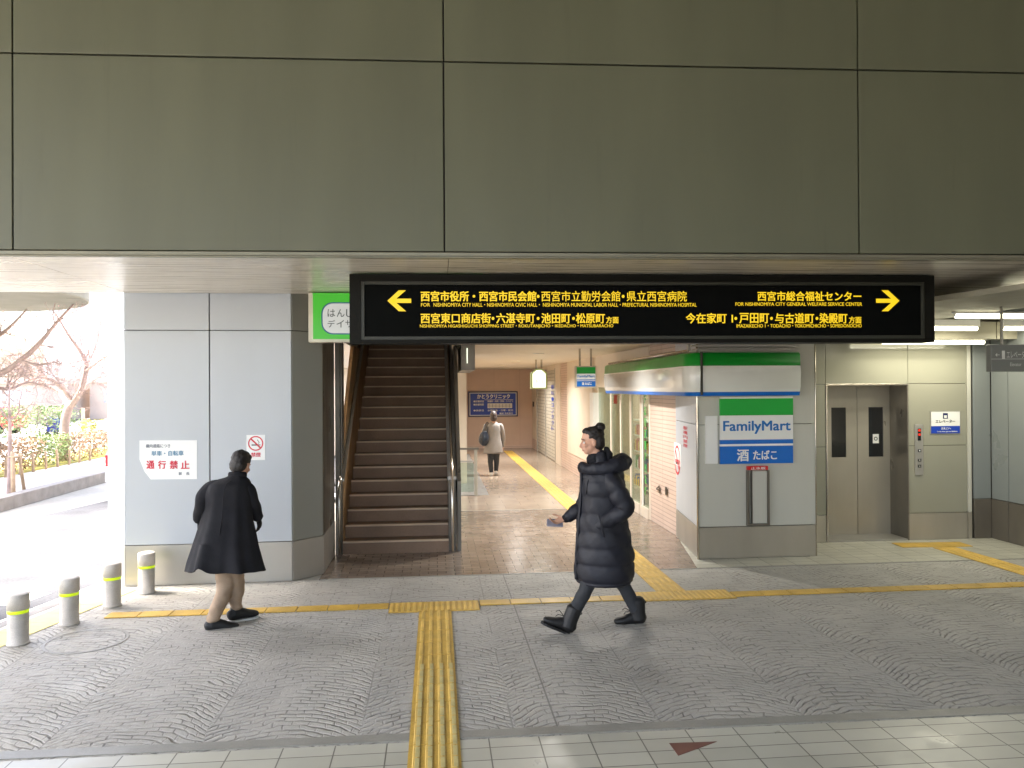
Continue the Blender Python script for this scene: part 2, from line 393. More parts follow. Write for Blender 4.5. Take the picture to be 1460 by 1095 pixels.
M['jeans'] = mat('charcoal_jeans', (46, 48, 52), .8, var=.22, vs=8, bump=.3, bs=180)
M['grey_wool'] = mat('grey_wool_coat', (134, 130, 128), .9, var=.08, vs=7, bump=.3, bs=160, fine=.1)
M['bag'] = mat('dark_leather', (32, 40, 54), .28, var=.1)
M['phone'] = mat('phone_case', (150, 152, 168), .2, metal=.4)
M['phone_edge'] = mat('phone_edge', (40, 42, 52), .3)
M['bark'] = mat('pinkish_bark', (156, 138, 132), .9, var=.2, vs=7, bump=.6, bs=50)
M['bud'] = mat('pink_buds', (190, 156, 154), .8, var=.15, vs=3)
M['hedge_leaf'] = mat('hedge_leaves', (124, 142, 92), .7, var=.35, vs=1.1)
M['hedge_brown'] = mat('russet_hedge_leaves', (152, 126, 100), .7, var=.35, vs=2.0)
M['hedge_core'] = mat('hedge_twigs', (110, 92, 70), .9, var=.3, vs=3)
M['shrub_yellow'] = mat('yellow_green_leaves', (160, 152, 72), .7, var=.3, vs=1.5)
M['wood'] = mat('wood_stake', (168, 146, 122), .8, var=.2, vs=9)
M['bldg'] = mat('pale_facade', (226, 220, 216), .8, var=.05, vs=.4)
M['bldg2'] = mat('brownish_facade', (176, 160, 148), .8, var=.12, vs=.6)
M['bldg_win'] = mat('facade_window', (160, 164, 168), .2, var=.2)
M['carwhite'] = mat('white_car_paint', (220, 222, 224), .2, coat=.6, var=.02)
M['glass_dark'] = mat('dark_car_glass', (30, 42, 52), .06, var=.1)
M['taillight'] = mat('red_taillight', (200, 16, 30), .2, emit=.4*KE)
M['rubber'] = mat('tyre', (22, 22, 22), .8)
M['tarp'] = mat('blue_tarpaulin', (50, 60, 150), .5, var=.1)
M['tarp_grey'] = mat('grey_tarpaulin', (116, 116, 132), .5, var=.1)
M['grey_sign'] = mat('grey_hanging_sign', (110, 112, 108), .35, var=.04)
M['pale_text'] = mat('pale_lettering', (205, 206, 200), .5)
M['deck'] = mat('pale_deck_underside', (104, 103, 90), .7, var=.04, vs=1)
def glass_mat(name, col=(255, 255, 255), a=.18, rough=.03):
    k = N(name); t = k.t.nodes.new('ShaderNodeBsdfTransparent'); t.inputs[0].default_value = lin(col)
    g = k.t.nodes.new('ShaderNodeBsdfGlossy'); g.inputs['Roughness'].default_value = rough
    fr = k.t.nodes.new('ShaderNodeFresnel'); fr.inputs[0].default_value = 1.5
    mx = k.t.nodes.new('ShaderNodeMixShader'); k.l(k.math('MULTIPLY', fr.outputs[0], .4), mx.inputs[0]); k.l(t.outputs[0], mx.inputs[1]); k.l(g.outputs[0], mx.inputs[2])
    k.l(mx.outputs[0], k.t.nodes['Material Output'].inputs[0]); return k.m
M['glass'] = glass_mat('clear_glass', (232, 240, 234))
M['glass_lift'] = mat('dark_lift_glass', (18, 20, 20), .05, var=.1)
PROD = [mat('product_%s' % n_, c, .5, var=.1) for n_, c in (('red', (190, 50, 40)), ('yellow', (220, 180, 60)), ('white', (225, 222, 214)), ('green', (90, 150, 70)), ('brown', (130, 92, 60)), ('blue', (70, 100, 170)))]

# ---------------------------------------------------------------- lettering
_tc = {}
def text_mesh(body, bold=0.0, shear=0.0):
    key = (body, bold, shear)
    if key not in _tc:
        c = bpy.data.curves.new('lettering', 'FONT'); c.body = body; c.size = 1; c.offset = bold; c.resolution_u = 3; c.shear = shear
        o = bpy.data.objects.new('lettering', c); COL.objects.link(o)
        dg = bpy.context.evaluated_depsgraph_get(); me = bpy.data.meshes.new_from_object(o.evaluated_get(dg))
        vs = [(v.co.x, v.co.y) for v in me.vertices]; fs = [tuple(p.vertices) for p in me.polygons]
        bpy.data.objects.remove(o); bpy.data.curves.remove(c); bpy.data.meshes.remove(me); _tc[key] = (vs, fs)
    return _tc[key]
def put_text(bm, W, body, x0, y0, x1, y1, n, bold=.0, th=.0):
    """lettering filling the photo-pixel box on wall W, n metres proud"""
    a0, a1, zb, zt = W.rect(x0, y0, x1, y1); put_text_s(bm, W, body, a0, a1, zb, zt, n, bold)
def put_text_s(bm, W, body, a0, a1, zb, zt, n, bold=0.0):
    vs, fs = text_mesh(body, 0)
    X0, X1 = min(v[0] for v in vs), max(v[0] for v in vs); Y0, Y1 = min(v[1] for v in vs), max(v[1] for v in vs)
    hb = bold*(zt-zb)*1.1
    offs = [(0, 0)] if not bold else [(-1, -.7), (1, -.7), (-1, .7), (1, .7)]
    for q, (ox, oz) in enumerate(offs):
        nv = [bm.verts.new(W.P(a0+hb+(v[0]-X0)/(X1-X0)*(a1-a0-2*hb)+ox*hb, zb+hb+(v[1]-Y0)/(Y1-Y0)*(zt-zb-2*hb)+oz*hb, n+q*.0004)) for v in vs]
        for f in fs:
            try: bm.faces.new([nv[i] for i in f])
            except ValueError: pass
def rring(bm, W, c, r_out, r_in, n, k=36):
    a = [bm.verts.new(W.P(c[0]+r_out*math.cos(2*math.pi*i/k), c[1]+r_out*math.sin(2*math.pi*i/k), n)) for i in range(k)]
    b = [bm.verts.new(W.P(c[0]+r_in*math.cos(2*math.pi*i/k), c[1]+r_in*math.sin(2*math.pi*i/k), n)) for i in range(k)]
    for i in range(k): j = (i+1) % k; bm.faces.new([a[i], a[j], b[j], b[i]])

# ================================================================ GROUND AND PAVING
def sheet(name, x0, y0, x1, y1, z, m, kind='structure', t=.004, **k):
    b = NB(); box(b, (x0, y0, z-t), (x1, y1, z)); return obj(name, b, m, kind=kind, **k)
sheet('ground', -400, -300, 400, 500, -.16, M['ground'], t=.05)
# kerb line of the near pavement: through two plan points
K0, K1 = G(0, 887), G(144, 832)
kd = (K1-K0).normalized()
def kx(y, off=0): return K0.x+(y-K0.y)*kd.x/kd.y+off
b = NB(); prism(b, [(kx(-30)-4.6, -30), (kx(-30), -30), (kx(60), 60), (kx(60)-4.6, 60)], -.14, -.10); obj('road', b, M['asphalt'], kind='structure')
b = NB()
prism(b, [(kx(-12), -12), (kx(9.6), 9.6), (kx(9.6)+.14, 9.6), (kx(-12)+.14, -12)], -.16, .0, .008); obj('kerb', b, M['kerb'], kind='structure')
# road markings: white edge line and two zebra bars
b = NB()
prism(b, [(kx(-10)-.30, -10), (kx(-10)-.12, -10), (kx(30)-.12, 30), (kx(30)-.30, 30)], -.1, -.096)
for yy in (6.2, 7.3, 8.4):
    prism(b, [(kx(yy)-1.7-2.1, yy), (kx(yy)-.55, yy), (kx(yy+.45)-.55, yy+.45), (kx(yy+.45)-1.7-2.1, yy+.45)], -.1, -.096)
obj('road_markings', b, M['white_line'], kind='structure')
# concourse floor: fan-set grey stone, from the foreground tiles to the brown passage
b = NB(); prism(b, [(kx(-8)+.14, -8), (kx(4.64)+.14, 4.64), (kx(8.67)+.14, 8.67), (18, 8.67), (18, -8)], -.05, 0); obj('concourse_floor', b, M['fan'], kind='structure')
b = NB(); prism(b, [(kx(8.67)+.14, 8.67), (kx(9.6)+.14, 9.6), (kx(9.6)+.14, 12.5), (-1.3, 12.5), (-1.3, 8.67)], -.05, 0); obj('side_pavement', b, M['edge_strip'], kind='structure')
b = NB(); prism(b, [(-7.5, -8), (18, -8), (18, 4.46), (-7.5, 4.68)], 0, .004); obj('tile_border', b, M['cream_tile'], kind='structure')
b = NB(); prism(b, [(kx(4.7)+.14, 4.684), (18, 4.464), (18, 4.564), (kx(4.7)+.14, 4.784)], 0, .005); obj('border_strip', b, M['edge_strip'], kind='structure')
sheet('passage_floor', -1.3, 8.67, 2.99, 13.2, .0, M['brown_tile'], t=.05)
sheet('inner_passage_floor', -1.3, 13.2, 3.6, 27, .0, M['brown_slab'], t=.05)
b = NB(); prism(b, [(2.99, 8.67), (3.36, 10.6), (3.36, 13.2), (2.99, 13.2)], -.05, -.001); obj('passage_floor_margin', b, M['brown_tile'], kind='structure')
b = NB(); prism(b, [(2.99, 8.67), (18, 8.67), (18, 13), (3.36, 13), (3.36, 10.6)], -.05, .002); obj('lift_lobby_floor', b, M['cream_tile'], kind='structure')
b = NB(); box(b, (-1.28, 8.655, 0), (18, 8.68, .005)); obj('threshold_strip', b, M['edge_strip'], kind='structure')
p = G(697, 706)
b = NB(); prism(b, [(-1.2, p.y), (p.x, p.y), (1.02, 24.5), (-1.2, 24.5)], 0, .006); obj('grey_floor_slab', b, M['grey_slab'], kind='structure')
b = NB(); box(b, (-1.2, 13.19, 0), (3.36, 13.215, .004)); obj('passage_joint', b, M['edge_strip'], kind='structure')
# dark red triangular inlay in the foreground tiles
b = NB(); q = [G(954, 1061), G(1022, 1058.6), G(967, 1078.6)]; prism(b, [(v.x, v.y) for v in q], .004, .0065)
obj('tile_marker', b, mat('maroon_tile', (112, 74, 64), .4), label='dark red triangular marker tile inlaid in the cream foreground tiles', cat='marker tile', origin=(q[0].x, q[0].y, 0))
# worn round cover in the grey stone
c_ = G(123, 914)
t = thing('manhole_cover', 'round stone-filled manhole cover in the paving by the bollards', 'manhole cover', (c_.x, c_.y, 0))
b = NB(); lathe(b, (c_.x, c_.y), [(.325, 0), (.325, .005), (.30, .005), (.30, 0)], 40); obj('rim', b, M['edge_strip'], t)
b = NB(); lathe(b, (c_.x, c_.y), [(.295, 0), (.295, .004), (.1, .0045), (.02, .0045)], 40); obj('lid', b, M['fan'], t)

# ---------------------------------------------------------------- tactile paving
def tiles(bm, p, q, w, L=.3, z0=.002, z1=.008, gap=.003):
    """row of tiles from p to q (plan), width w"""
    p, q = Vector((p[0], p[1], 0)), Vector((q[0], q[1], 0)); d = (q-p).normalized(); s = Vector((d.y, -d.x, 0)); n = max(1, round((q-p).length/L)); l = (q-p).length/n
    for i in range(n):
        a = p+d*(i*l+gap); c = p+d*((i+1)*l-gap)
        prism(bm, [(v.x, v.y) for v in (a-s*w/2, a+s*w/2, c+s*w/2, c-s*w/2)], z0, z1)
def ridges(bm, p, q, w, k, rw=.034, L=.15, gap=.010, z0=.006, z1=.0135, taper=.006):
    p, q = Vector((p[0], p[1], 0)), Vector((q[0], q[1], 0)); d = (q-p).normalized(); s = Vector((d.y, -d.x, 0)); n = max(1, round((q-p).length/L)); l = (q-p).length/n
    for j in range(k):
        o = s*((j+.5)/k-.5)*w
        for i in range(n):
            a = p+d*(i*l+gap/2)+o; c = p+d*((i+1)*l-gap/2)+o; h = rw/2; g = h-taper
            lo = [bm.verts.new((v.x, v.y, z0)) for v in (a-s*h, a+s*h, c+s*h, c-s*h)]
            hi = [bm.verts.new((v.x, v.y, z1)) for v in (a-s*g+d*taper, a+s*g+d*taper, c+s*g-d*taper, c-s*g-d*taper)]
            bm.faces.new(hi)
            for i2 in range(4): j2 = (i2+1) % 4; bm.faces.new([lo[i2], lo[j2], hi[j2], hi[i2]])
def tactile(name, label, base, rid, worn=None, group='yellow tactile paving for the blind'):
    t = thing(name, label, 'tactile paving', (base[0], base[1], 0), 0, group)
    return t
XS = gx(620, 980)
YT = 7.49
# strip running at the camera
t = tactile('tactile_strip', 'yellow ridged tactile strip running straight towards the viewer from the left crossing pad', (XS, 5.5), 0)
b = NB(); tiles(b, (XS, .6), (XS, 7.32), .30); obj('base_tiles', b, M['yellow'], t)
b = NB(); ridges(b, (XS, .6), (XS, 7.32), .29, 4, L=.30); obj('ridge', b, M['yellow_deep'], t)
b = NB(); ridges(b, (XS+.012, .6), (XS+.012, 5.9), .29, 4, rw=.026, L=.135, gap=.014, z0=.0136, z1=.0145, taper=.001); obj('worn_ridge_top', b, M['worn'], t)
# crossing pad left
jx0, jx1 = gx(555, 866), gx(684, 866); ym = gy(620, 865.5)
t = tactile('tactile_pad', 'yellow ridged tactile pad where the foreground strip meets the thin cross strip', (XS, ym), 0)
b = NB(); tiles(b, (jx0, ym), (jx1, ym), .33); obj('base_tiles', b, M['yellow'], t)
b = NB()
for i in range(16):
    x = jx0+(i+.5)*(jx1-jx0)/16; ridges(b, (x, ym-.155), (x, ym+.155), .03, 1, rw=.034, L=.31)
obj('ridge', b, M['yellow_deep'], t)
# long thin cross strips (left, middle, right)
yl, yr = gy(150, 880), gy(1460, 835)
def yc(x): return yl+(yr-yl)*(x-gx(150, 880))/(gx(1460, 835)-gx(150, 880))+.03
px0, px1 = gx(896, 850), gx(1045, 849)
for nm, a, c, lab in (('tactile_strip', gx(150, 880), jx0, 'thin smooth yellow strip crossing the paving behind the man in the black coat'),
                     ('tactile_strip', jx1, px0, 'thin smooth yellow strip across the paving between the two ridged pads'),
                     ('tactile_strip', px1, 11.0, 'thin smooth yellow strip running right from the pad by the convenience store pillar')):
    t = tactile(nm, lab, (a, yc(a)), 0)
    b = NB(); tiles(b, (a+.004, yc(a)), (c-.004, yc(c)), .165, z1=.011, gap=.005); obj('base_tiles', b, M['yellow'], t)
# right pad
ym2 = gy(960, 850)
t = tactile('tactile_pad', 'yellow ridged tactile pad right of the walking woman in the long puffer coat', ((px0+px1)/2, ym2), 0)
b = NB(); tiles(b, (px0, ym2), (px1, ym2), .33); obj('base_tiles', b, M['yellow'], t)
b = NB()
for i in range(20):
    x = px0+(i+.5)*(px1-px0)/20; ridges(b, (x, ym2-.155), (x, ym2+.155), .03, 1, rw=.034, L=.31)
obj('ridge', b, M['yellow_deep'], t)
# strip into the passage
XC = gx(962, 848)
t = tactile('tactile_strip', 'yellow ridged tactile strip leading from the paving down the brown tiled passage', (XC, 16), 0)
XE = gx(724, 643)
b = NB(); tiles(b, (XC, ym2+.165), (XE, 25.6), .30); obj('base_tiles', b, M['yellow'], t)
b = NB(); ridges(b, (XC, ym2+.165), (XE, 25.6), .29, 4, L=.30, rw=.036); obj('ridge', b, M['yellow_deep'], t)
# strip to the lift
A_, B_ = G(1345, 781), G(1436, 806); C_ = G(1520, 833)
t = tactile('tactile_strip', 'yellow tactile strip bending from the right edge towards the lift doors', (A_.x, A_.y), 0)
b = NB(); tiles(b, (A_.x, A_.y), (C_.x, C_.y), .30, z0=.004, z1=.010)
e0, e1 = G(1279, 778), G(1378, 776.5); tiles(b, (e0.x, e0.y), (e1.x, e1.y), .28, z0=.004, z1=.0095)
obj('base_tiles', b, M['yellow'], t)
b = NB(); ridges(b, (A_.x, A_.y-.1), (C_.x, C_.y), .29, 4, L=.3, z0=.008, z1=.0145); obj('ridge', b, M['yellow_deep'], t)
# faded yellow paving along the kerb by the bollards
b = NB(); tiles(b, (kx(2.5)+.38, 2.5), (kx(8.5)+.40, 8.5), .34, z0=.001, z1=.006); obj('kerb_paving', b, M['pale_yellow'], kind='structure')

# ---------------------------------------------------------------- bollards
def make_bollard(x, y):
    t = thing('bollard', '', 'bollard', (x, y, 0), 0, 'short stone bollards along the kerb')
    b = NB(); lathe(b, (x, y), [(.085, 0), (.085, .015), (.078, .02), (.078, .262)]); obj('post', b, M['bollard'], t, smooth=False)
    b = NB(); lathe(b, (x, y), [(.0795, .262), (.0795, .29)]); obj('reflective_band', b, M['reflect'], t)
    b = NB(); lathe(b, (x, y), [(.083, .29), (.083, .405), (.078, .418), (.06, .424), (.02, .426)]); obj('cap', b, M['bollard'], t)
    for ch in t.children:
        for p in ch.data.polygons: p.use_smooth = abs(p.normal.z) < .6
    return t
bp = []
for px, py in ((26, 922), (99, 893), (160, 867), (209, 848)):
    g = G(px, py); d = Vector((g.x, g.y)).normalized(); bp.append((g.x+d.x*.08, g.y+d.y*.08))
bl = ['short grey bollard nearest the left edge, first of the row', 'second short bollard from the left edge, lime band near its top',
      'third short bollard from the left edge, just before the pillar', 'short bollard farthest back, standing against the pillar corner']
b0 = make_bollard(*bp[0]); b0['label'] = bl[0]
for i in (1, 2, 3):
    c = copy_tree(b0); c.location = (bp[i][0], bp[i][1], 0); c.rotation_euler.z = i*1.3; c['label'] = bl[i]

# ================================================================ OVERHEAD BEAM AND SOFFIT
SZ = 3.13
PL, PR = G(0, 363, SZ), G(1460, 369.5, SZ)
dd = (PR-PL).normalized(); PLe = PL-dd*6; PRe = PR+dd*12
FW = Wall((PLe.x, PLe.y), (PRe.x, PRe.y))
beam = thing('overhead_beam', 'huge olive grey panelled beam crossing the whole top of the view', 'beam', (PL.x, PL.y, SZ))
b = NB(); FW.box(b, 0, FW.L, SZ+.03, 6.2, -.5, -.035); obj('backing', b, M['fascia_gap'], beam)
sx = [0, FW.at(18, 200)[0]-3.4, FW.at(18, 200)[0], FW.at(633, 200)[0], FW.at(1224, 200)[0]]; sx += [sx[-1]+3.35, sx[-1]+6.7, FW.L]
zj = (FW.at(0, 83)[1]+FW.at(1460, 97)[1])/2
for i in range(len(sx)-1):
    for z0, z1 in ((SZ+.04, zj-.007), (zj+.007, 6.2)):
        b = NB(); FW.box(b, sx[i]+.006, sx[i+1]-.006, z0, z1, -.03, 0, .004); obj('panel', b, M['fascia'], beam)
b = NB(); FW.box(b, 0, FW.L, SZ+.001, SZ+.032, -.04, .004, .003); FW.box(b, 0, FW.L, SZ-.012, SZ, -.04, -.002, .002); obj('drip_edge', b, M['trim'], beam)
# soffit: brushed metal sheets between depth joints
YS = 8.50
sf = thing('soffit_panel', 'brushed pale metal soffit under the big overhead beam', 'soffit', (0, 7, SZ))
xj = [-14, gx(22, 368, SZ)-3.35, gx(22, 368, SZ)]; xj = xj+[xj[-1]+3.35, xj[-1]+6.7, 6.35]
def sy(x): return YS+(7.92-YS)*max(0, (x-4.5))/1.8 if x > 4.5 else YS
def fy(x): return PL.y+(x-PL.x)*dd.y/dd.x
for i in range(len(xj)-1):
    b = NB(); x0, x1 = xj[i]+.003, xj[i+1]-.003
    prism(b, [(x0, fy(x0)+.03), (x1, fy(x1)+.03), (x1, YS), (x0, YS)], SZ, SZ+.03); obj('sheet', b, M['soffit'], sf)
b = NB(); box(b, (6.36, 5.9, SZ), (18, YS, SZ+.03)); obj('sheet', b, M['soffit'], sf)
b = NB(); box(b, (-14, 6.25, SZ+.032), (18, YS-.01, SZ+.3)); obj('backing', b, M['soffit_gap'], sf)
# slab over the soffit and everything behind, unseen roof added to shade the concourse
b = NB(); box(b, (-14, 6.5, 3.45), (18, YS, 6.2)); obj('upper_slab', b, M['dark_ceiling'], kind='structure')
b = NB(); box(b, (-3.4, YS, 3.3), (18, 28, 6.2)); obj('building_slab', b, M['ceiling'], kind='structure')
b = NB(); box(b, (-9.5, -8, 6.2), (18, 6.4, 6.5)); obj('concourse_shade_roof', b, M['dark_ceiling'], kind='structure')

# ================================================================ LEFT PILLAR
pc = [(-3.63, 8.95), (-3.32, 8.62), (-1.575, 8.64), (-1.285, 8.93), (-1.285, 9.93), (-3.63, 9.93)]
zp = 2.1-(775-553)/1100*8.7+.0
PZ = Wall(pc[1], pc[2]).at(300, 775)[1]
pil = thing('square_pillar', 'broad pale grey enamel pillar with steel base, left of the stairs', 'pillar', (-2.5, 9.2, 0))
def facepanel(p0, p1, z0, z1, mt, g=.006, th=.03, name='panel', off=0.0, parent=None):
    W = Wall(p0, p1); b = NB(); W.box(b, g, W.L-g, z0+g*.6, z1-g*.6, -th+off, off, .004); return obj(name, b, mt, parent)
b = NB(); prism(b, [(-3.6, 8.96), (-3.30, 8.655), (-1.59, 8.675), (-1.32, 8.945), (-1.32, 9.90), (-3.6, 9.90)], 0, SZ+.2); obj('core', b, M['joint'], pil)
W1 = Wall(pc[1], pc[2]); sm = W1.at(299, 600)[0]; zt = W1.at(300, 471)[1]
mid = (W1.P(sm, 0).x, W1.P(sm, 0).y)
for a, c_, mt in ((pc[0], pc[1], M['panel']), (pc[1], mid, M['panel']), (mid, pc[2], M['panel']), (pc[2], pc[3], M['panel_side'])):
    facepanel(a, c_, PZ, zt, mt, parent=pil); facepanel(a, c_, zt, SZ+.25, mt, parent=pil)
facepanel(pc[3], pc[4], PZ, SZ+.25, M['steel_dark'], parent=pil, name='side_panel')
facepanel(pc[5], pc[0], PZ, SZ+.25, M['panel'], parent=pil, name='side_panel')
for a, c_ in ((pc[0], pc[1]), (pc[1], pc[2]), (pc[2], pc[3]), (pc[3], pc[4]), (pc[5], pc[0])):
    facepanel(a, c_, 0, PZ, M['steel'], parent=pil, name='base_plate', off=.002, g=.004)
# steel jamb beside the pillar
b = NB(); box(b, (-1.28, 9.95, 0), (-1.22, 10.4, 2.7), .004); box(b, (-1.215, 10.0, 0), (-1.2, 10.04, 2.7))
obj('door_jamb', b, M['steel_dark'], label='narrow dark steel jamb between the left pillar and the stairs', cat='door jamb', origin=(-1.25, 10.1, 0))

# notices on the pillar
def plate(parent, W, x0, y0, x1, y1, n0, n1, mt, name, bev=0):
    b = NB(); W.pbox(b, x0, y0, x1, y1, n0, n1, bev); return obj(name, b, mt, parent)
def lettering(parent, W, rows, n, mt, name='lettering', bold=.0):
    b = NB()
    for s, x0, y0, x1, y1 in rows: put_text(b, W, s, x0, y0, x1, y1, n, bold)
    return obj(name, b, mt, parent)
P0 = W1.P(W1.at(240, 660)[0], 1.3)
t = thing('notice_sheet', 'white cut-corner notice with red and blue Japanese lettering on the left pillar', 'notice', P0)
b = NB(); pts = [W1.at(*q) for q in ((199, 628), (281, 627.5), (281, 683), (215, 683.5), (206, 672), (199, 655))]
wprism(b, W1, pts, .001, .004); obj('sheet', b, M['sticker'], t)
lettering(t, W1, [('構内通路につき', 208, 633, 243, 638.5)], .0055, M['text_grey'], bold=.01)
lettering(t, W1, [('単車・自転車', 216, 642.5, 262, 650)], .0055, M['text_sky'], bold=.02)
lettering(t, W1, [('通', 209, 656.5, 220.5, 668.5), ('行', 225.5, 656.5, 237, 668.5), ('禁', 242, 656.5, 254, 668.5), ('止', 258, 656.5, 270.5, 668.5)], .0055, M['text_red'], bold=.03)
lettering(t, W1, [('駅', 255, 673, 259.5, 677.5), ('長', 265.5, 673, 270.5, 677.5)], .0055, M['text_grey'], bold=.02)
def no_smoking(W, x0, y0, x1, y1, label, txt, txtbox):
    a0, a1, zb, zt_ = W.rect(x0, y0, x1, y1); c = W.P((a0+a1)/2, (zb+zt_)/2)
    t = thing('no_smoking_sign', label, 'no smoking sign', c)
    b = NB(); W.box(b, a0, a1, zb, zt_, .001, .004); obj('plate', b, M['sticker'], t)
    w = a1-a0; cx, cz, r = (a0+a1)/2, zt_-w*.47, w*.41
    b = NB(); rring(b, W, (cx, cz), r, r*.84, .0055)
    s = math.sqrt(.5)*r*.88; h = r*.07
    q = [W.P(cx-s-h, cz+s-h, .0056), W.P(cx-s+h, cz+s+h, .0056), W.P(cx+s+h, cz-s+h, .0056), W.P(cx+s-h, cz-s-h, .0056)]
    b.faces.new([b.verts.new(v) for v in q]); put_text(b, W, txt, *txtbox, .0055, .02); obj('red_mark', b, M['text_red'], t)
    b = NB(); b.faces.new([b.verts.new(W.P(cx+u*r, cz+v*r, .0051)) for u, v in ((-.55, -.30), (.42, -.30), (.42, -.14), (-.55, -.14))])
    b.faces.new([b.verts.new(W.P(cx+u*r, cz+v*r, .0051)) for u, v in ((.48, -.30), (.6, -.30), (.6, -.14), (.48, -.14))])
    for k_ in range(5): b.faces.new([b.verts.new(W.P(cx+u*r, cz+v*r, .0051)) for u, v in ((.30+.1*math.sin(k_), -.05+.11*k_), (.38+.1*math.sin(k_), -.05+.11*k_), (.38+.1*math.sin(k_+1), .06+.11*k_), (.30+.1*math.sin(k_+1), .06+.11*k_))])
    obj('cigarette', b, M['text_dark'], t)
no_smoking(W1, 351.5, 620, 378, 656, 'white and red no smoking plate on the left pillar behind the man', '禁煙', (358, 645, 372, 651.5))

# ================================================================ RIGHT PILLAR
rp0, rp1, Bp = (3.16, 9.13), (4.66, 9.13), (3.34, 10.56)
RW = Wall(rp0, rp1); RC = Wall(Bp, rp0)
rpil = thing('square_pillar', 'warm grey pillar with steel base carrying the convenience store signs', 'pillar', (3.9, 9.6, 0))
b = NB(); prism(b, [(3.19, 9.165), (4.63, 9.165), (4.63, 10.5), (3.37, 10.5)], 0, 3.3); obj('core', b, M['joint'], rpil)
zr, zr2 = RW.at(1080, 750)[1], RW.at(1080, 605)[1]
for p0, p1, mt in ((rp0, rp1, M['panel_warm']), (Bp, rp0, M['panel'])):
    for a, c_ in ((zr, zr2), (zr2, 3.29)): facepanel(p0, p1, a, c_, mt, parent=rpil)
facepanel(rp0, rp1, 0, zr, M['steel_warm'], parent=rpil, name='base_plate', off=.003)
facepanel(Bp, rp0, 0, zr, M['steel'], parent=rpil, name='base_plate', off=.003)
facepanel(rp1, (4.66, 10), 0, zr, M['steel_warm'], parent=rpil, name='base_plate', off=.003)
facepanel(rp1, (4.66, 10), zr, 3.29, M['panel_warm'], parent=rpil, name='side_panel')
b = NB(); sweep(b, [(3.158, 9.128, 0), (3.158, 9.128, 3.25)], [.014, .014], 10); sweep(b, [(4.662, 9.128, 0), (4.662, 9.128, 3.25)], [.008, .008], 8); obj('corner_trim', b, M['chrome'], rpil, smooth=True)
no_smoking(RC, 961.5, 632, 971, 663.5, 'narrow-looking no smoking plate on the side of the store pillar', '禁煙', (963.5, 655, 969.5, 660))
b = NB()
for i, ch in enumerate('駅構内禁煙'): put_text(b, RC, ch, 974.5, 608+i*6.2, 980.5, 613+i*6.2, .003, .02)
obj('wall_lettering', b, M['text_red'], label='small vertical red lettering on the side of the store pillar', cat='lettering', origin=RC.P(1, 1.7))

# shop canopy that wraps the pillar corner
zt0, zt1, zt2, zt3 = [RW.at(1060, y)[1] for y in (503.5, 522.5, 558.5, 564)]
cxr = RW.P(RW.at(1130, 530)[0], 0).x
def canopy_path(off):
    r = .16+off*.3; out = [(cxr, 9.13-off)]
    x0 = 3.19-off
    cx, cy = x0+r, 9.13-off+r
    for i in range(7):
        a = -math.pi/2-i*math.pi/2/6; out.append((cx+r*math.cos(a), cy+r*math.sin(a)))
    out.append((3.33-off, 14.15)); return out
def canopy_band(bm, prof):
    """prof: list of (offset from wall, z)"""
    rows = []
    for off, z in prof: rows.append([bm.verts.new((x, y, z)) for x, y in canopy_path(off)])
    for a, c_ in zip(rows, rows[1:]):
        for j in range(len(a)-1): bm.faces.new([a[j], a[j+1], c_[j+1], c_[j]])
    # end caps and back
    try:
        bm.faces.new([r_[0] for r_ in rows]); bm.faces.new([r_[-1] for r_ in rows])
    except (ValueError, TypeError): pass
can = thing('shop_canopy', 'green white and blue shop canopy wrapping around the store pillar corner', 'shop canopy', (3.3, 9.1, zt3))
O = .20
for nm, mt, pr in (('green_band', M['shop_green'], [(O-.03, zt0), (O, zt0-.02), (O+.01, zt1)]), ('silver_band', M['shop_silver'], [(O+.011, zt1-.001), (O+.02, zt1-.08), (O+.01, zt2+.06), (O-.01, zt2)]),
                  ('blue_band', M['shop_blue'], [(O-.009, zt2-.001), (O-.02, zt3)])):
    b = NB(); canopy_band(b, pr); o = obj(nm, b, mt, can, smooth=True)
b = NB(); canopy_band(b, [(O-.03, zt0+.001), (.005, zt0+.001)]); obj('top_plate', b, M['white'], can)
b = NB(); canopy_band(b, [(O-.02, zt3-.001), (.005, zt3-.001)]); obj('underside', b, M['white'], can)
b = NB(); canopy_band(b, [(O+.014, zt1+.004), (O+.016, zt1-.012), (O+.010, zt1-.013)]); obj('white_line', b, M['white'], can)
b = NB(); W_ = RW; W_.pbox(b, 990.5, 503, 993, 563, O+.0, O+.028)
obj('seam', b, M['joint'], can)
b = NB(); box(b, (3.10, 9.13-.16, zt0+.035), (cxr+.02, 9.12, zt0+.05)); box(b, (3.05, 9.0, zt0+.075), (cxr+.03, 9.1, zt0+.095)); box(b, (2.99, 8.97, zt0+.03), (3.03, 9.01, zt0+.12)); obj('top_rail', b, M['steel'], can)
b = NB(); sweep(b, [(3.07, 9.2, zt0+.03), (3.2, 14.1, zt0+.03)], [.02, .02], 8); obj('top_pipe', b, M['chrome'], can, smooth=True)

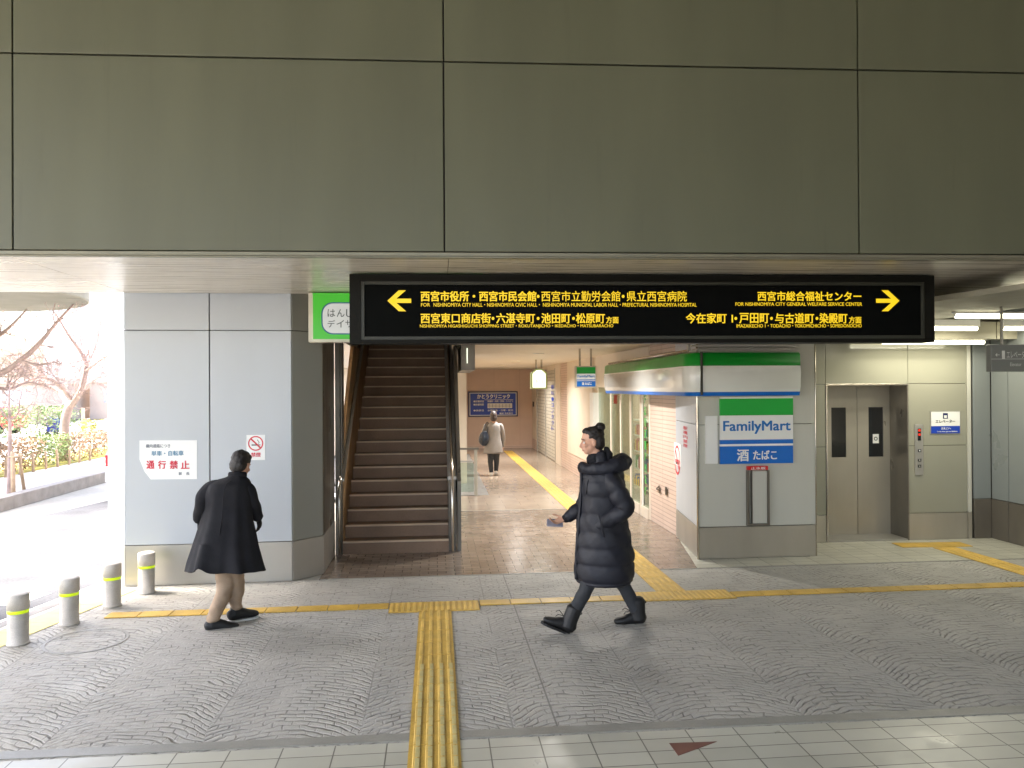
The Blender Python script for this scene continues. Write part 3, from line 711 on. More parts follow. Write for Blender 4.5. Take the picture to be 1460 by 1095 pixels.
# main store sign
t = thing('shop_sign', 'large square convenience store sign with green and blue bands on the pillar', 'shop sign', RW.P(RW.at(1077, 612)[0], RW.at(1077, 660)[1], .03))
for x0, y0, x1, y1, mt, nm in ((1025.5, 565, 1129, 568, 'white', 'top_line'), (1025.5, 568, 1129, 592, 'shop_green2', 'green_band'), (1025.5, 592, 1129, 626.5, 'white', 'white_panel'),
                               (1025.5, 626.5, 1129, 632.5, 'shop_blue', 'blue_line'), (1025.5, 632.5, 1129, 635.5, 'white', 'white_line'), (1025.5, 635.5, 1129, 660.5, 'shop_blue', 'blue_band')):
    plate(t, RW, x0, y0, x1, y1, .004, .034, M[mt], nm)
lettering(t, RW, [('FamilyMart', 1029.5, 599.5, 1125.5, 618.5)], .0355, M['letter_blue'], bold=.022)
lettering(t, RW, [('酒', 1049, 640, 1066, 657.5), ('たばこ', 1072, 641.5, 1106, 655)], .0355, M['white'], bold=.024)
plate(None, RW, 1005, 593, 1022, 661, .004, .026, M['white'], 'blank_sign').name = 'blank_sign'
o = bpy.data.objects['blank_sign']; o['label'] = 'blank narrow white panel beside the square store sign'; o['category'] = 'sign panel'
t = thing('wall_cabinet', 'tall narrow white cabinet with red label below the store sign', 'cabinet', RW.P(RW.at(1079, 747)[0], RW.at(1079, 747)[1]))
b = NB(); RW.pbox(b, 1063.5, 670, 1066.5, 748, .002, .05); RW.pbox(b, 1092, 670, 1095, 748, .002, .05); RW.pbox(b, 1063.5, 745.5, 1095, 748.5, .0025, .051); RW.pbox(b, 1070, 670, 1071, 746, .002, .04); obj('frame', b, M['steel_dark'], t)
b = NB(); RW.pbox(b, 1071.5, 671, 1091.8, 745.3, .002, .035); obj('door', b, M['panel_warm'], t)
b = NB(); RW.pbox(b, 1064, 664, 1092.5, 669.5, .002, .052); obj('red_label', b, M['red_label'], t)
lettering(t, RW, [('止水板', 1068, 665, 1089, 669)], .0535, M['white'], bold=.02)

# ================================================================ PASSAGE: right wall, shop front
CWX = 3.36
CW = Wall((CWX, 27), (CWX, 10.5))
zc = 2.745
def cwy(px, py=700):   # distance along wall -> s
    return CW.at(px, py)[0]
def cseg(name, label, cat, x0, x1, z0, z1, n0, n1, mt, bev=.004):
    b = NB(); a0, a1 = cwy(x0), cwy(x1); CW.box(b, a0, a1, z0, z1, n0, n1, bev); return obj(name, b, mt, label=label, cat=cat, origin=CW.P((a0+a1)/2, 0))
S = {k_: cwy(k_) for k_ in (752, 768, 795, 802, 812, 848, 852, 928, 964)}
w_ = thing('passage_wall', 'beige right-hand wall of the passage beyond the shop front', 'wall', CW.P(5, 0))
def wseg(parent, a0, a1, z0, z1, n0, n1, mt, name, bev=.004):
    b = NB(); CW.box(b, a0, a1, z0, z1, n0, n1, bev); return obj(name, b, mt, parent)
wseg(w_, 0, S[852], 0, 3.3, -.4, -.01, M['beige_wall'], 'wall_face')
wseg(w_, 0.02, S[768], .35, zc, -.012, .03, M['beige_wall'], 'corner_panel')
wseg(w_, 0.02, S[768], 0, .345, -.012, .035, M['pink_tile'], 'dado')
wseg(w_, S[795]+.02, S[802], 0, zc, -.012, .05, M['white_panel'], 'pilaster')
wseg(w_, S[802]+.01, S[812]-.01, 0, zc, -.012, .03, M['pink_tile'], 'tiled_pier')
wseg(w_, S[812], S[848], .46, zc, -.012, .045, M['white_panel'], 'smooth_panel')
wseg(w_, S[812], S[848], 0, .45, -.012, .035, M['pink_tile'], 'dado')
sh = thing('roller_shutter', 'closed pale lattice shutter in the passage wall near the end', 'shutter', CW.P((S[768]+S[795])/2, 0))
wseg(sh, S[768]+.02, S[795]-.0, .02, 2.6, .0, .03, M['shutter'], 'curtain')
for a in (S[768]+.02, (S[768]+S[795])/2, S[795]-.05): wseg(sh, a, a+.05, 0, 2.65, .0, .06, M['steel'], 'guide_rail')
t = thing('vertical_sign', 'small vertical blue lettered sign on the passage shutter', 'sign', CW.P(S[795]-.2, 1.5, .05))
b = NB()
for i, ch in enumerate('眼科・コンタクト'): put_text_s(b, CW, ch, S[795]-.85, S[795]-.35, 2.05-i*.17, 2.17-i*.17, .036, .03)
obj('lettering', b, M['clinic_blue'], t)
# wall beside the shop: pink tiles with the number
pw = thing('tiled_wall', 'pink ribbed tile wall between shop glass and store pillar', 'wall', CW.P((S[928]+S[964])/2, 0))
wseg(pw, S[928], S[964]+.1, 0, zc+.2, -.3, .0, M['pink_tile'], 'tile_face', 0)
t = thing('wall_number', 'dark metal digits 4 1 on the pink tiled wall', 'number', CW.P(cwy(946), .9))
b = NB(); put_text(b, CW, '4', 937, 691, 943.5, 703, .02, .02); put_text(b, CW, '1', 950, 694, 953, 706, .02, .02)
obj('digit', b, M['digit'], t)
# shop front
sf_ = thing('storefront', 'glazed convenience store front with cream frames under the canopy', 'shop front', CW.P((S[852]+S[928])/2, 0))
wseg(sf_, S[848]+.0, S[852]+.1, 0, zt3, -.06, .10, M['white'], 'end_post')
mull = [cwy(q) for q in (872, 886, 900, 914.5, 927.3)]
b = NB()
for a in mull: CW.box(b, a-.035, a+.035, 0.0, 2.1, -.045, .012, .004)
obj('mullion', b, M['white_panel'], sf_)
b = NB(); CW.box(b, S[852]+.1, mull[0]-.05, 0, .16, -.04, .035); 
for a, c_ in zip(mull, mull[1:]): CW.box(b, a+.046, c_-.046, 0, .16, -.04, .035)
obj('bottom_rail', b, M['white_panel'], sf_)
b = NB(); CW.box(b, S[852], S[928], 2.1, 3.3, -.06, .02); obj('header', b, M['white_panel'], sf_)
for a, c_ in zip([S[852]+.1]+mull, mull):
    b = NB(); CW.box(b, a+.046, c_-.046, .161, 2.1, -.012, -.004); obj('pane', b, M['glass'], sf_)
# lettered film on the last pane
b = NB()
a0, a1 = mull[-2]+.12, mull[-1]-.12
for i in range(9): put_text_s(b, CW, 'FamilyMart'[i], a0+.1, a1-.1, .35+(8-i)*.185, .49+(8-i)*.185, .002, .04)
obj('window_lettering', b, M['shop_green2'], sf_)
wseg(sf_, mull[-2]+.06, mull[-2]+.13, .17, 2.08, .0, .003, M['white'], 'window_film')
# shop interior
si = thing('shop_interior', 'bright store room seen through the shop glass', 'shop room', (5, 13, 0))
b = NB(); box(b, (CWX+.3, 10.7, -.04), (7, 20, .0)); obj('floor_slab', b, M['white_panel'], si)
b = NB(); box(b, (6.6, 10.7, 0), (6.7, 20, 2.7)); box(b, (CWX+.1, 19.9, 0), (6.6, 20, 2.7)); box(b, (4.7, 10.62, 0), (7, 10.7, 2.7)); obj('back_wall', b, M['white_panel'], si)
b = NB(); box(b, (CWX+.1, 10.7, 2.7), (7, 20, 2.75)); obj('ceiling_slab', b, M['white'], si)
for yy in (11.6, 13.2, 14.8, 17):
    b = NB(); box(b, (4.2, yy, 2.64), (6.2, yy+.2, 2.69)); obj('light_panel', b, M['shopglow'], si)
ld = bpy.data.lights.new('shop_light', 'AREA'); ld.shape = 'RECTANGLE'; ld.size = 2; ld.size_y = 6; ld.energy = 9; ld.color = (1, .97, .88)
lo = bpy.data.objects.new('shop_light', ld); COL.objects.link(lo); lo.location = (5.2, 14, 2.6)
def shelf_unit(x, y0, y1, lab):
    t = thing('shelf_rack', lab, 'shelf rack', (x, (y0+y1)/2, 0), 0, 'stocked racks inside the store')
    b = NB(); box(b, (x+.3, y0, 0), (x+.33, y1, 1.5))
    for z in (.1, .45, .8, 1.12, 1.42): box(b, (x, y0, z), (x+.3, y1, z+.025))
    obj('shelf_frame', b, M['white'], t)
    bs = [NB() for _ in PROD]
    rr = random.Random(int(y0*10))
    for z in (.125, .475, .825, 1.145):
        y = y0+.03
        while y < y1-.1:
            w = rr.uniform(.06, .16); h = rr.uniform(.12, .26); q = rr.randrange(len(PROD)); box(bs[q], (x+.02, y, z), (x+.18, y+w*.93, z+h)); y += w
    for q, bb in enumerate(bs): obj('goods_row', bb, PROD[q], t, kind=None)
    return t
shelf_unit(4.0, 11.0, 12.9, 'store rack of mixed goods nearest the pink tiled wall')
shelf_unit(4.0, 13.4, 15.6, 'store rack of mixed goods deeper behind the shop glass')
shelf_unit(5.4, 11.0, 15.6, 'tall store rack of goods at the back of the shop')
b = NB(); CW.box(b, cwy(868), cwy(868)+.25, 1.78, 1.95, -.12, -.05); obj('red_tag', b, M['red_label'], label='small red tag hanging behind the shop glass', cat='tag', origin=CW.P(cwy(868), 1.8))

# passage ceiling (with stair opening), end wall, left wall
b = NB()
for x0, y0, x1, y1 in ((.34, 8.75, CWX+.02, 26.9), (-1.28, 14.6, .34, 26.9), (-3.3, 9.95, -1.28, 26.9)):
    box(b, (x0, y0, zc), (x1, y1, zc+.08))
box(b, (CWX, 8.75, zc+.1), (4.7, 10.6, zc+.15))
obj('passage_ceiling', b, M['ceiling'], kind='structure')
b = NB(); box(b, (-1.28, 8.72, 2.62), (4.68, 8.80, 3.3)); obj('ceiling_edge', b, M['ceiling'], kind='structure')
EW = Wall((-3.2, 26.8), (CWX, 26.8))
ew = thing('end_wall', 'pinkish brown panelled wall closing the far end of the passage', 'wall', (2, 26.8, 0))
b = NB(); box(b, (.30, 26.8, .0), (CWX+.3, 27.1, 3.3)); obj('wall_face', b, M['pink_wall'], ew)
b = NB(); box(b, (.30, 26.77, .0), (CWX, 26.8, .10)); obj('skirting', b, M['pink_tile'], ew)
b = NB(); box(b, (.42, 17.0, 0), (.66, 26.8, 3.3)); obj('passage_wall', b, M['beige_wall'], label='cream side wall seen edge-on at the left of the passage', cat='wall', origin=(.5, 22, 0))
b = NB(); box(b, (-3.6, 24.0, 0), (.42, 24.2, 3.3)); obj('back_wall', b, M['beige_wall'], label='cream wall glimpsed between the left pillar and the stairs', cat='wall', origin=(-2, 24, 0))
# clinic sign
t = thing('clinic_sign', 'blue clinic sign with white Japanese lettering on the end wall', 'sign', EW.P(EW.at(703, 593)[0], EW.at(703, 593)[1]))
plate(t, EW, 667.5, 558, 738, 594, .002, .05, M['clinic_dark'], 'frame')
plate(t, EW, 669.3, 559.8, 736.3, 592.4, .05, .055, M['white'], 'white_border')
plate(t, EW, 670.4, 560.8, 735.2, 591.4, .055, .060, M['clinic_blue'], 'panel')
lettering(t, EW, [('かとうクリニック', 680, 562, 727, 568.6)], .063, M['white'], bold=.035)
lettering(t, EW, [('●診療科目', 675, 570.7, 689.5, 573.8), ('●診療時間', 675, 575.2, 689.5, 578.4), ('●休診日', 675, 583.7, 689.5, 586.6), ('胃腸科・内科・外科・リハビリ', 695, 570.7, 731, 573.4),
                  ('水曜午後・日曜・祝日', 695, 583.5, 731, 586.4), ('電話 予約受付', 712, 588, 731, 590.6)], .063, M['white'], bold=.02)
b = NB(); EW.pbox(b, 690.5, 569.6, 731.5, 570.1, .06, .063); EW.pbox(b, 695, 575, 730, 581.8, .06, .0625); obj('timetable', b, M['white'], t)
b = NB()
for i in range(7): EW.pbox(b, 697+i*4.8, 576, 697.5+i*4.8, 581, .063, .065)
for y_ in (577.4, 579.4): EW.pbox(b, 696, y_, 729, y_+.35, .063, .065)
obj('timetable_line', b, M['text_grey'], t)
# small fittings on the passage wall
t = thing('wall_switch', 'tiny dark switch on the passage wall near the end', 'switch', CW.P(.6, 1.5, .03))
b = NB(); CW.box(b, .5, .75, 1.45, 1.62, .03, .05, .004); obj('box', b, M['digit'], t)

# hanging signs in the passage
def hang_sign(cx_px, y0, y1, d, w, th=.10):
    top = Y(cx_px, y0, d); bot = Y(cx_px, y1, d); return Wall((top.x-w/2, d), (top.x+w/2, d)), bot.z, top.z
W2, zb, zt_ = hang_sign(835.5, 523.5, 551, 12.6, 12.6/1100*27)
t = thing('hanging_shop_sign', 'small square green and blue store sign hanging over the passage', 'hanging sign', W2.P(W2.L/2, zb))
h = zt_-zb
b = NB(); W2.box(b, -.02, W2.L+.02, zb-.02, zt_+.02, -.12, -.001, .006); obj('case', b, M['frame_beige'], t)
for z0, z1, mt, nm in ((.66, 1, 'shop_green2', 'green_band'), (.36, .66, 'sign_white', 'white_band'), (.31, .36, 'shop_blue', 'blue_line'), (.28, .31, 'white', 'white_line'), (0, .28, 'shop_blue', 'blue_band')):
    b = NB(); W2.box(b, 0, W2.L, zb+h*z0, zb+h*z1, 0, .01); obj(nm, b, M[mt], t)
b = NB(); put_text_s(b, W2, 'FamilyMart', .01, W2.L-.01, zb+h*.43, zb+h*.60, .013, .03); obj('lettering', b, M['letter_blue'], t)
b = NB(); put_text_s(b, W2, '酒 たばこ', .08, W2.L-.06, zb+h*.07, zb+h*.22, .013, .03); obj('lettering', b, M['white'], t)
b = NB()
for s_ in (.06, W2.L-.06): W2.box(b, s_-.015, s_+.015, zt_+.02, zc, -.07, -.04)
obj('bracket', b, M['chrome'], t)
W3, zb, zt_ = hang_sign(768.5, 526, 552.5, 17.5, 17.5/1100*20)
t = thing('hanging_lantern_sign', 'glowing white house-shaped sign hanging over the passage', 'hanging sign', W3.P(W3.L/2, zb))
h = zt_-zb; L3 = W3.L
b = NB(); wprism(b, W3, [(-.03, zb-.03), (L3+.03, zb-.03), (L3+.03, zb+h*.78), (L3*.72, zt_+.0), (L3*.28, zt_), (-.03, zb+h*.78)], -.12, -.002); obj('case', b, mat('pale_green_case', (170, 186, 130), .4), t)
b = NB(); wprism(b, W3, [(0.01, zb), (L3-.01, zb), (L3-.01, zb+h*.74), (L3*.68, zt_-.03), (L3*.32, zt_-.03), (.01, zb+h*.74)], -.001, .01); obj('face', b, M['lantern'], t)
b = NB(); put_text_s(b, W3, 'かとう', L3*.22, L3*.78, zb+h*.22, zb+h*.42, .013, .02); obj('lettering', b, M['text_grey'], t)
b = NB()
for s_ in (L3*.3, L3*.7): W3.box(b, s_-.02, s_+.02, zt_, zc, -.07, -.04)
obj('bracket', b, M['chrome'], t)
# downlights
def downlight(x, y, lab):
    t = thing('downlight', lab, 'downlight', (x, y, zc), 0, 'round downlights in the passage ceiling')
    b = NB(); lathe(b, (x, y), [(.10, zc-.012), (.10, zc-.001), (.08, zc-.001), (.08, zc-.012)]); obj('ring', b, M['white'], t)
    b = NB(); cyl(b, (x, y), .078, zc-.008, zc-.004); obj('lens', b, M['down'], t)
    ld = bpy.data.lights.new('downlight_beam', 'AREA'); ld.shape = 'DISK'; ld.size = .15; ld.energy = 12; ld.color = (1, .96, .90); ld.spread = R(150)
    lo = bpy.data.objects.new('downlight_beam', ld); COL.objects.link(lo); lo.location = (x, y, zc-.02)
for i, yy in enumerate((11.2, 14.3, 18.4, 22.5)):
    downlight(1.9, yy, ['round downlight above the passage mouth hidden behind the black sign', 'round downlight over the middle of the passage', 'round glowing downlight in front of the pink end wall', 'round downlight farthest along the passage'][i])

# ================================================================ STAIRS
sx0, sx1, sy0 = -1.19, .15, 9.95
RI, TR, NS = .165, .242, 20
st = thing('staircase', 'steep dark brown staircase rising between bronze balustrades', 'staircase', ((sx0+sx1)/2, sy0, 0))
for i in range(NS):
    y = sy0+i*TR; z = (i+1)*RI
    b = NB(); box(b, (sx0+.002, y+.004, max(0, z-RI*1.0)), (sx1-.002, y+TR+.006, z-.004)); obj('step', b, M['stair'], st)
b = NB()
for i in range(NS):
    y = sy0+i*TR; z = (i+1)*RI
    box(b, (sx0+.004, y-.012, z-.022), (sx1-.004, y+.038, z+.001), .003)
obj('nosing', b, M['nosing'], st)
# soffit plate under the flight
b = NB()
hexa(b, [Vector(v) for v in ((sx0, sy0+.3, 0), (sx1, sy0+.3, 0), (sx0, sy0+.6, 0), (sx1, sy0+.6, 0), (sx0, sy0+NS*TR, NS*RI-.25), (sx1, sy0+NS*TR, NS*RI-.25), (sx0, sy0+NS*TR+.3, NS*RI-.1), (sx1, sy0+NS*TR+.3, NS*RI-.1))])
obj('underside', b, M['steel_dark'], st)
slope = RI/TR
def balustrade(x0, x1, lab, m1):
    t = thing('balustrade', lab, 'balustrade', ((x0+x1)/2, sy0, 0), 0, 'sloping balustrades of the stairs')
    yb, n = sy0-.12, NS*TR
    def run(bm, a, c, h0, h1, ya, yb_):
        hexa(bm, [Vector(v) for v in ((a, ya, max(0, (ya-sy0)*slope+h0)), (c, ya, max(0, (ya-sy0)*slope+h0)), (a, ya, (ya-sy0)*slope+h1), (c, ya, (ya-sy0)*slope+h1),
                                      (a, yb_, (yb_-sy0)*slope+h0), (c, yb_, (yb_-sy0)*slope+h0), (a, yb_, (yb_-sy0)*slope+h1), (c, yb_, (yb_-sy0)*slope+h1))])
    b = NB(); run(b, x0, x1, -.20, .86, sy0+.10, sy0+n); obj('side_panel', b, m1, t)
    b = NB(); run(b, x0-.012, x1+.012, .862, .90, sy0+.08, sy0+n); obj('top_cap', b, M['steel'], t)
    b = NB(); xm = (x0+x1)/2
    sweep(b, [(xm, sy0-.08, .02), (xm, sy0-.08, .80), (xm, sy0+.04, .97), (xm, sy0+.2, 1.09), (xm, sy0+n, n*slope+.97)], [.019]*5, 10); obj('handrail', b, M['chrome'], t, smooth=True)
    b = NB(); sweep(b, [(xm, sy0+.02, .0), (xm, sy0+.02, .93)], [.016]*2, 8); obj('newel_post', b, M['steel'], t, smooth=True)
    return t
balustrade(sx0-.07, sx0-.0, 'left bronze balustrade of the stairs with steel handrail', M['bronze'])
balustrade(sx1+.0, sx1+.09, 'right olive steel balustrade of the stairs with upright rail', M['steel_dark'])
for x0_, x1_, mt_, lab_ in ((-1.275, -1.225, M['bronze'], 'bronze cladding wall rising at the left side of the stairs'), (.262, .31, M['steel_dark'], 'olive steel cladding wall rising at the right side of the stairs')):
    b = NB(); pts_ = [(9.97, 0), (9.97, .90), (11.7, zc-.004), (15, zc-.004), (15, 0)]
    A1 = [b.verts.new((x0_, y_, z_)) for y_, z_ in pts_]; A2 = [b.verts.new((x1_, y_, z_)) for y_, z_ in pts_]
    b.faces.new(A1); b.faces.new(A2)
    for i in range(5): b.faces.new([A1[i], A1[(i+1) % 5], A2[(i+1) % 5], A2[i]])
    bmesh.ops.recalc_face_normals(b, faces=b.faces); obj('stair_side_wall', b, mt_, label=lab_, cat='side wall', origin=(x0_, 9.97, 0))
# stairwell above the passage ceiling
b = NB(); box(b, (-1.5, 9.6, zc+.09), (-1.28, 15.2, 3.3)); box(b, (.34, 9.6, zc+.09), (.5, 15.2, 3.3)); obj('stairwell_side', b, M['stair'], kind='structure')
c0 = Y(520, 497, 13.0)
b = NB(); box(b, (.36, 11.2, 2.36), (.56, 13.2, zc-.002)); obj('ceiling_box', b, M['steel_dark'], label='dark hanging box with a light slit right of the stairs', cat='ceiling box', origin=(.46, 12, zc))
b = NB(); box(b, (.44, 11.17, 2.46), (.452, 11.19, 2.68)); obj('light_slit', b, M['lantern'], bpy.data.objects['ceiling_box'])
# guard rail beyond the stairs
g0, g1 = G(651, 700), G(683, 707)
t = thing('guard_rail', 'low steel guard rail with glass on the grey slab beyond the stairs', 'guard rail', (g1.x, g1.y, 0))
for x, y in ((g1.x-.06, g1.y), (g1.x-.72, g1.y), (g1.x-.72, g1.y+1.6)):
    b = NB(); box(b, (x-.03, y-.02, 0), (x+.03, y+.02, .90), .004); obj('post', b, M['steel_warm'], t)
b = NB(); box(b, (g1.x-.75, g1.y-.03, .902), (g1.x, g1.y+.03, .94), .004); obj('top_rail', b, M['steel_dark'], t)
b = NB(); box(b, (g1.x-.68, g1.y-.006, .66), (g1.x-.1, g1.y+.006, .69)); obj('middle_rail', b, M['steel'], t)
b = NB(); box(b, (g1.x-.68, g1.y-.004, .08), (g1.x-.1, g1.y+.004, .65)); obj('glass_panel', b, M['glass'], t)
q = Y(650, 620, 13.3)
t = thing('rail_post', 'tall steel post standing behind the right balustrade', 'post', (q.x, 13.3, 0))
b = NB(); sweep(b, [(q.x, 13.3, 0), (q.x, 13.3, q.z+.12)], [.035]*2, 12); obj('tube', b, M['steel_warm'], t, smooth=True)
b = NB(); ell(b, (q.x, 13.3, q.z+.16), (.055, .055, .04)); obj('cap', b, M['steel'], t, smooth=True)

# bicycle glimpsed between pillar and stairs
def bicycle(loc, rz, label):
    t = thing('bicycle', label, 'bicycle', loc, rz)
    def L(nm, bm, mt): return obj(nm, bm, mt, t, smooth=True, local=True)
    for x in (-.52, .52):
        b = NB(); pts = [(x+.33*math.cos(a), 0, .34+.33*math.sin(a)) for a in [2*math.pi*i/28 for i in range(29)]]
        sweep(b, pts, [.018]*29, 8, cap=False); w = L('wheel', b, M['rubber'])
        b = NB()
        for i in range(12): a = math.pi*i/6; sweep(b, [(x, 0, .34), (x+.32*math.cos(a), 0, .34+.32*math.sin(a))], [.003]*2, 4)
        s_ = obj('spokes', b, M['chrome'], w, smooth=True, local=True)
    b = NB(); J = dict(bb=(-.08, 0, .30), st=(-.24, 0, .82), ht=(.34, 0, .82), hb=(.38, 0, .66), r=(-.52, 0, .34), f=(.52, 0, .34))
    for a, c in (('bb', 'st'), ('st', 'hb'), ('bb', 'hb'), ('bb', 'r'), ('st', 'r'), ('ht', 'hb'), ('hb', 'f')): sweep(b, [J[a], J[c]], [.015]*2, 8)
    L('frame', b, M['carwhite'])
    b = NB(); ell(b, (-.27, 0, .90), (.13, .07, .035)); L('saddle', b, M['rubber'])
    b = NB(); sweep(b, [(.30, -.27, .98), (.30, -.1, 1.0), (.33, 0, .95), (.30, .1, 1.0), (.30, .27, .98)], [.013]*5, 8); sweep(b, [(.33, 0, .95), (.34, 0, .82)], [.014]*2, 8); L('handlebar', b, M['chrome'])
    b = NB()
    for z in (.72, .80, .88, .96): sweep(b, [(.42, -.16, z), (.72, -.13, z), (.72, .13, z), (.42, .16, z)], [.006]*4, 6)
    for x, y in ((.42, -.16), (.72, -.13), (.72, .13), (.42, .16), (.57, -.15), (.57, .15)): sweep(b, [(x, y, .70), (x, y, .97)], [.005]*2, 6)
    L('basket', b, M['steel'])
    b = NB(); ell(b, (-.86, 0, .5), (.015, .03, .04)); L('rear_reflector', b, M['taillight'])
    return t
q = Y(490, 640, 17.5)
bicycle((q.x, 17.5, 0), R(80), 'parked white bicycle glimpsed between the left pillar and the stairs')

# ================================================================ LIFT LOBBY
EWL = Wall((4.66, 9.90), (7.28, 9.90))
ewl = thing('lift_wall', 'glossy greige panelled wall around the lift doors', 'wall', (6, 9.9, 0))
ox0, ox1 = EWL.at(1180, 660)[0], EWL.at(1293.5, 660)[0]; ozt = EWL.at(1236, 549.5)[1]
zpl = EWL.at(1340, 731)[1]; zj1, zj2 = EWL.at(1340, 547)[1], EWL.at(1340, 635)[1]
sR = EWL.at(1379, 650)[0]
def ep(a0, a1, z0, z1, mt, nm, n0=-.03, n1=0.0, bev=.003): b = NB(); EWL.box(b, a0+.003, a1-.003, z0+.003, z1-.003, n0, n1, bev); return obj(nm, b, mt, ewl)
for a0, a1 in ((.03, ox0-.02), (ox1+.02, sR)):
    ep(a0, a1, zpl, zj2, M['panel_elev'], 'panel'); ep(a0, a1, zj2, zj1, M['panel_elev'], 'panel'); ep(a0, a1, 0, zpl, M['steel_warm'], 'base_plate', n1=.002)
for a0, a1 in ((.03, ox0-.02), (ox0-.02, ox1+.02), (ox1+.02, sR)): ep(a0, a1, zj1+.0, 3.2, M['panel_elev'], 'panel')
ep(sR, EWL.L, zpl, 3.2, M['panel_warm'], 'edge_panel', n1=.01); ep(sR, EWL.L, 0, zpl, M['steel_warm'], 'base_plate', n1=.012)
b = NB(); EWL.box(b, -.3, ox0-.005, 0, 3.2, -.25, -.035); EWL.box(b, ox1+.005, EWL.L, 0, 3.2, -.25, -.035); EWL.box(b, ox0-.005, ox1+.005, ozt+.04, 3.2, -.25, -.035); obj('backing', b, M['joint'], ewl)
dz = .40
lift = thing('lift_doors', 'closed two-leaf steel lift doors with narrow dark windows', 'lift doors', EWL.P((ox0+ox1)/2, 0, -dz))
b = NB()
EWL.box(b, ox0-.018, ox0, 0, ozt, -dz, .012, .002); EWL.box(b, ox0-.018, ox1+.018, ozt, ozt+.022, -dz, .012, .002)
obj('door_frame', b, M['chrome'], lift)
b = NB(); EWL.box(b, ox1, ox1+.018, 0, ozt, -dz, .012, .002); obj('door_jamb', b, M['steel_dark'], lift)
DW = Wall((EWL.P(0, 0, -dz).x, EWL.P(0, 0, -dz).y), (EWL.P(5, 0, -dz).x, EWL.P(5, 0, -dz).y))
dx0, dx1, dm = DW.at(1181, 660)[0], DW.at(1271, 660)[0], DW.at(1222.5, 660)[0]
zwin0, zwin1 = DW.at(1200, 652)[1], DW.at(1200, 581)[1]
dx1 = max(dx1, ox1-.002)
for a0, a1, w0, w1 in ((ox0-.0, dm-.004, DW.at(1185.5, 620)[0], DW.at(1206.5, 620)[0]), (dm+.004, dx1, DW.at(1238.5, 620)[0], DW.at(1259.5, 620)[0])):
    b = NB()
    for q in ((a0, w0, .02, ozt), (w1, a1, .02, ozt), (w0, w1, .02, zwin0), (w0, w1, zwin1, ozt)): DW.box(b, *q, -.03, .0)
    leaf = obj('door_leaf', b, M['steel_warm'], lift)
    b = NB(); DW.box(b, w0, w1, zwin0, zwin1, -.02, -.012); obj('window', b, M['glass_lift'], leaf)
b = NB(); DW.pbox(b, 1245, 619, 1253.5, 632, -.011, -.008); obj('sticker', b, M['white'], lift)
b = NB(); rring(b, DW, ((DW.at(1249, 625)[0]), DW.at(1249, 625.5)[1]), .028, .016, -.006, 20); obj('sticker_mark', b, M['text_dark'], lift)
b = NB(); EWL.box(b, ox0, ox1, .0025, .02, -dz-.03, -.0, .0); obj('sill', b, M['steel'], lift)
b = NB(); EWL.box(b, ox0-.3, ox1+.3, 0, ozt+.3, -dz-.3, -dz-.12); obj('shaft_back', b, M['joint'], lift)
# call panel
t = thing('call_panel', 'tall steel lift call panel with red display and buttons', 'call panel', EWL.P(EWL.at(1309, 677)[0], EWL.at(1309, 677)[1]))
plate(t, EWL, 1304, 605, 1315.5, 677, .001, .014, M['steel'], 'plate', .002)
plate(t, EWL, 1307.5, 611, 1312, 628, .0145, .017, M['glass_lift'], 'display')
b = NB()
for q in ((612, 616), (618, 622)): EWL.pbox(b, 1308.3, q[0], 1311.2, q[1]-1, .0172, .019)
obj('display_segment', b, mat('lit_red_segment', (230, 50, 30), .4, emit=.6*KE), t)
for y_ in (642.5, 656, 664.5):
    b = NB(); EWL.pbox(b, 1307.8, y_-2, 1312.2, y_+1.8, .0142, .019, .001); obj('button', b, M['glass_lift'], t)
    b = NB(); EWL.pbox(b, 1309.2, y_-.8, 1310.8, y_+.6, .0195, .0205); obj('button_light', b, M['white'], t)
# lift sign
t = thing('lift_sign', 'white and blue lift sign on the wall right of the doors', 'sign', EWL.P(EWL.at(1347, 618)[0], EWL.at(1347, 618)[1]))
plate(t, EWL, 1326, 586, 1368.5, 618.5, .001, .008, M['steel'], 'frame')
plate(t, EWL, 1327, 587, 1367.7, 607.3, .009, .012, M['white'], 'white_panel'); plate(t, EWL, 1327, 607.3, 1367.7, 617.7, .009, .012, M['clinic_blue'], 'blue_panel')
plate(t, EWL, 1343.5, 589, 1350.5, 597, .0125, .0135, M['clinic_dark'], 'pictogram')
b = NB(); EWL.pbox(b, 1345, 592, 1349, 596, .014, .0145); obj('pictogram_figure', b, M['white'], t)
lettering(t, EWL, [('エレベーター', 1333, 598.3, 1361, 603)], .0135, M['text_dark'], bold=.02)
lettering(t, EWL, [('改札口へ', 1341, 609, 1355, 612.5), ('To the ticket gate and platform', 1335, 614, 1364, 616.5)], .0135, M['white'], bold=.01)
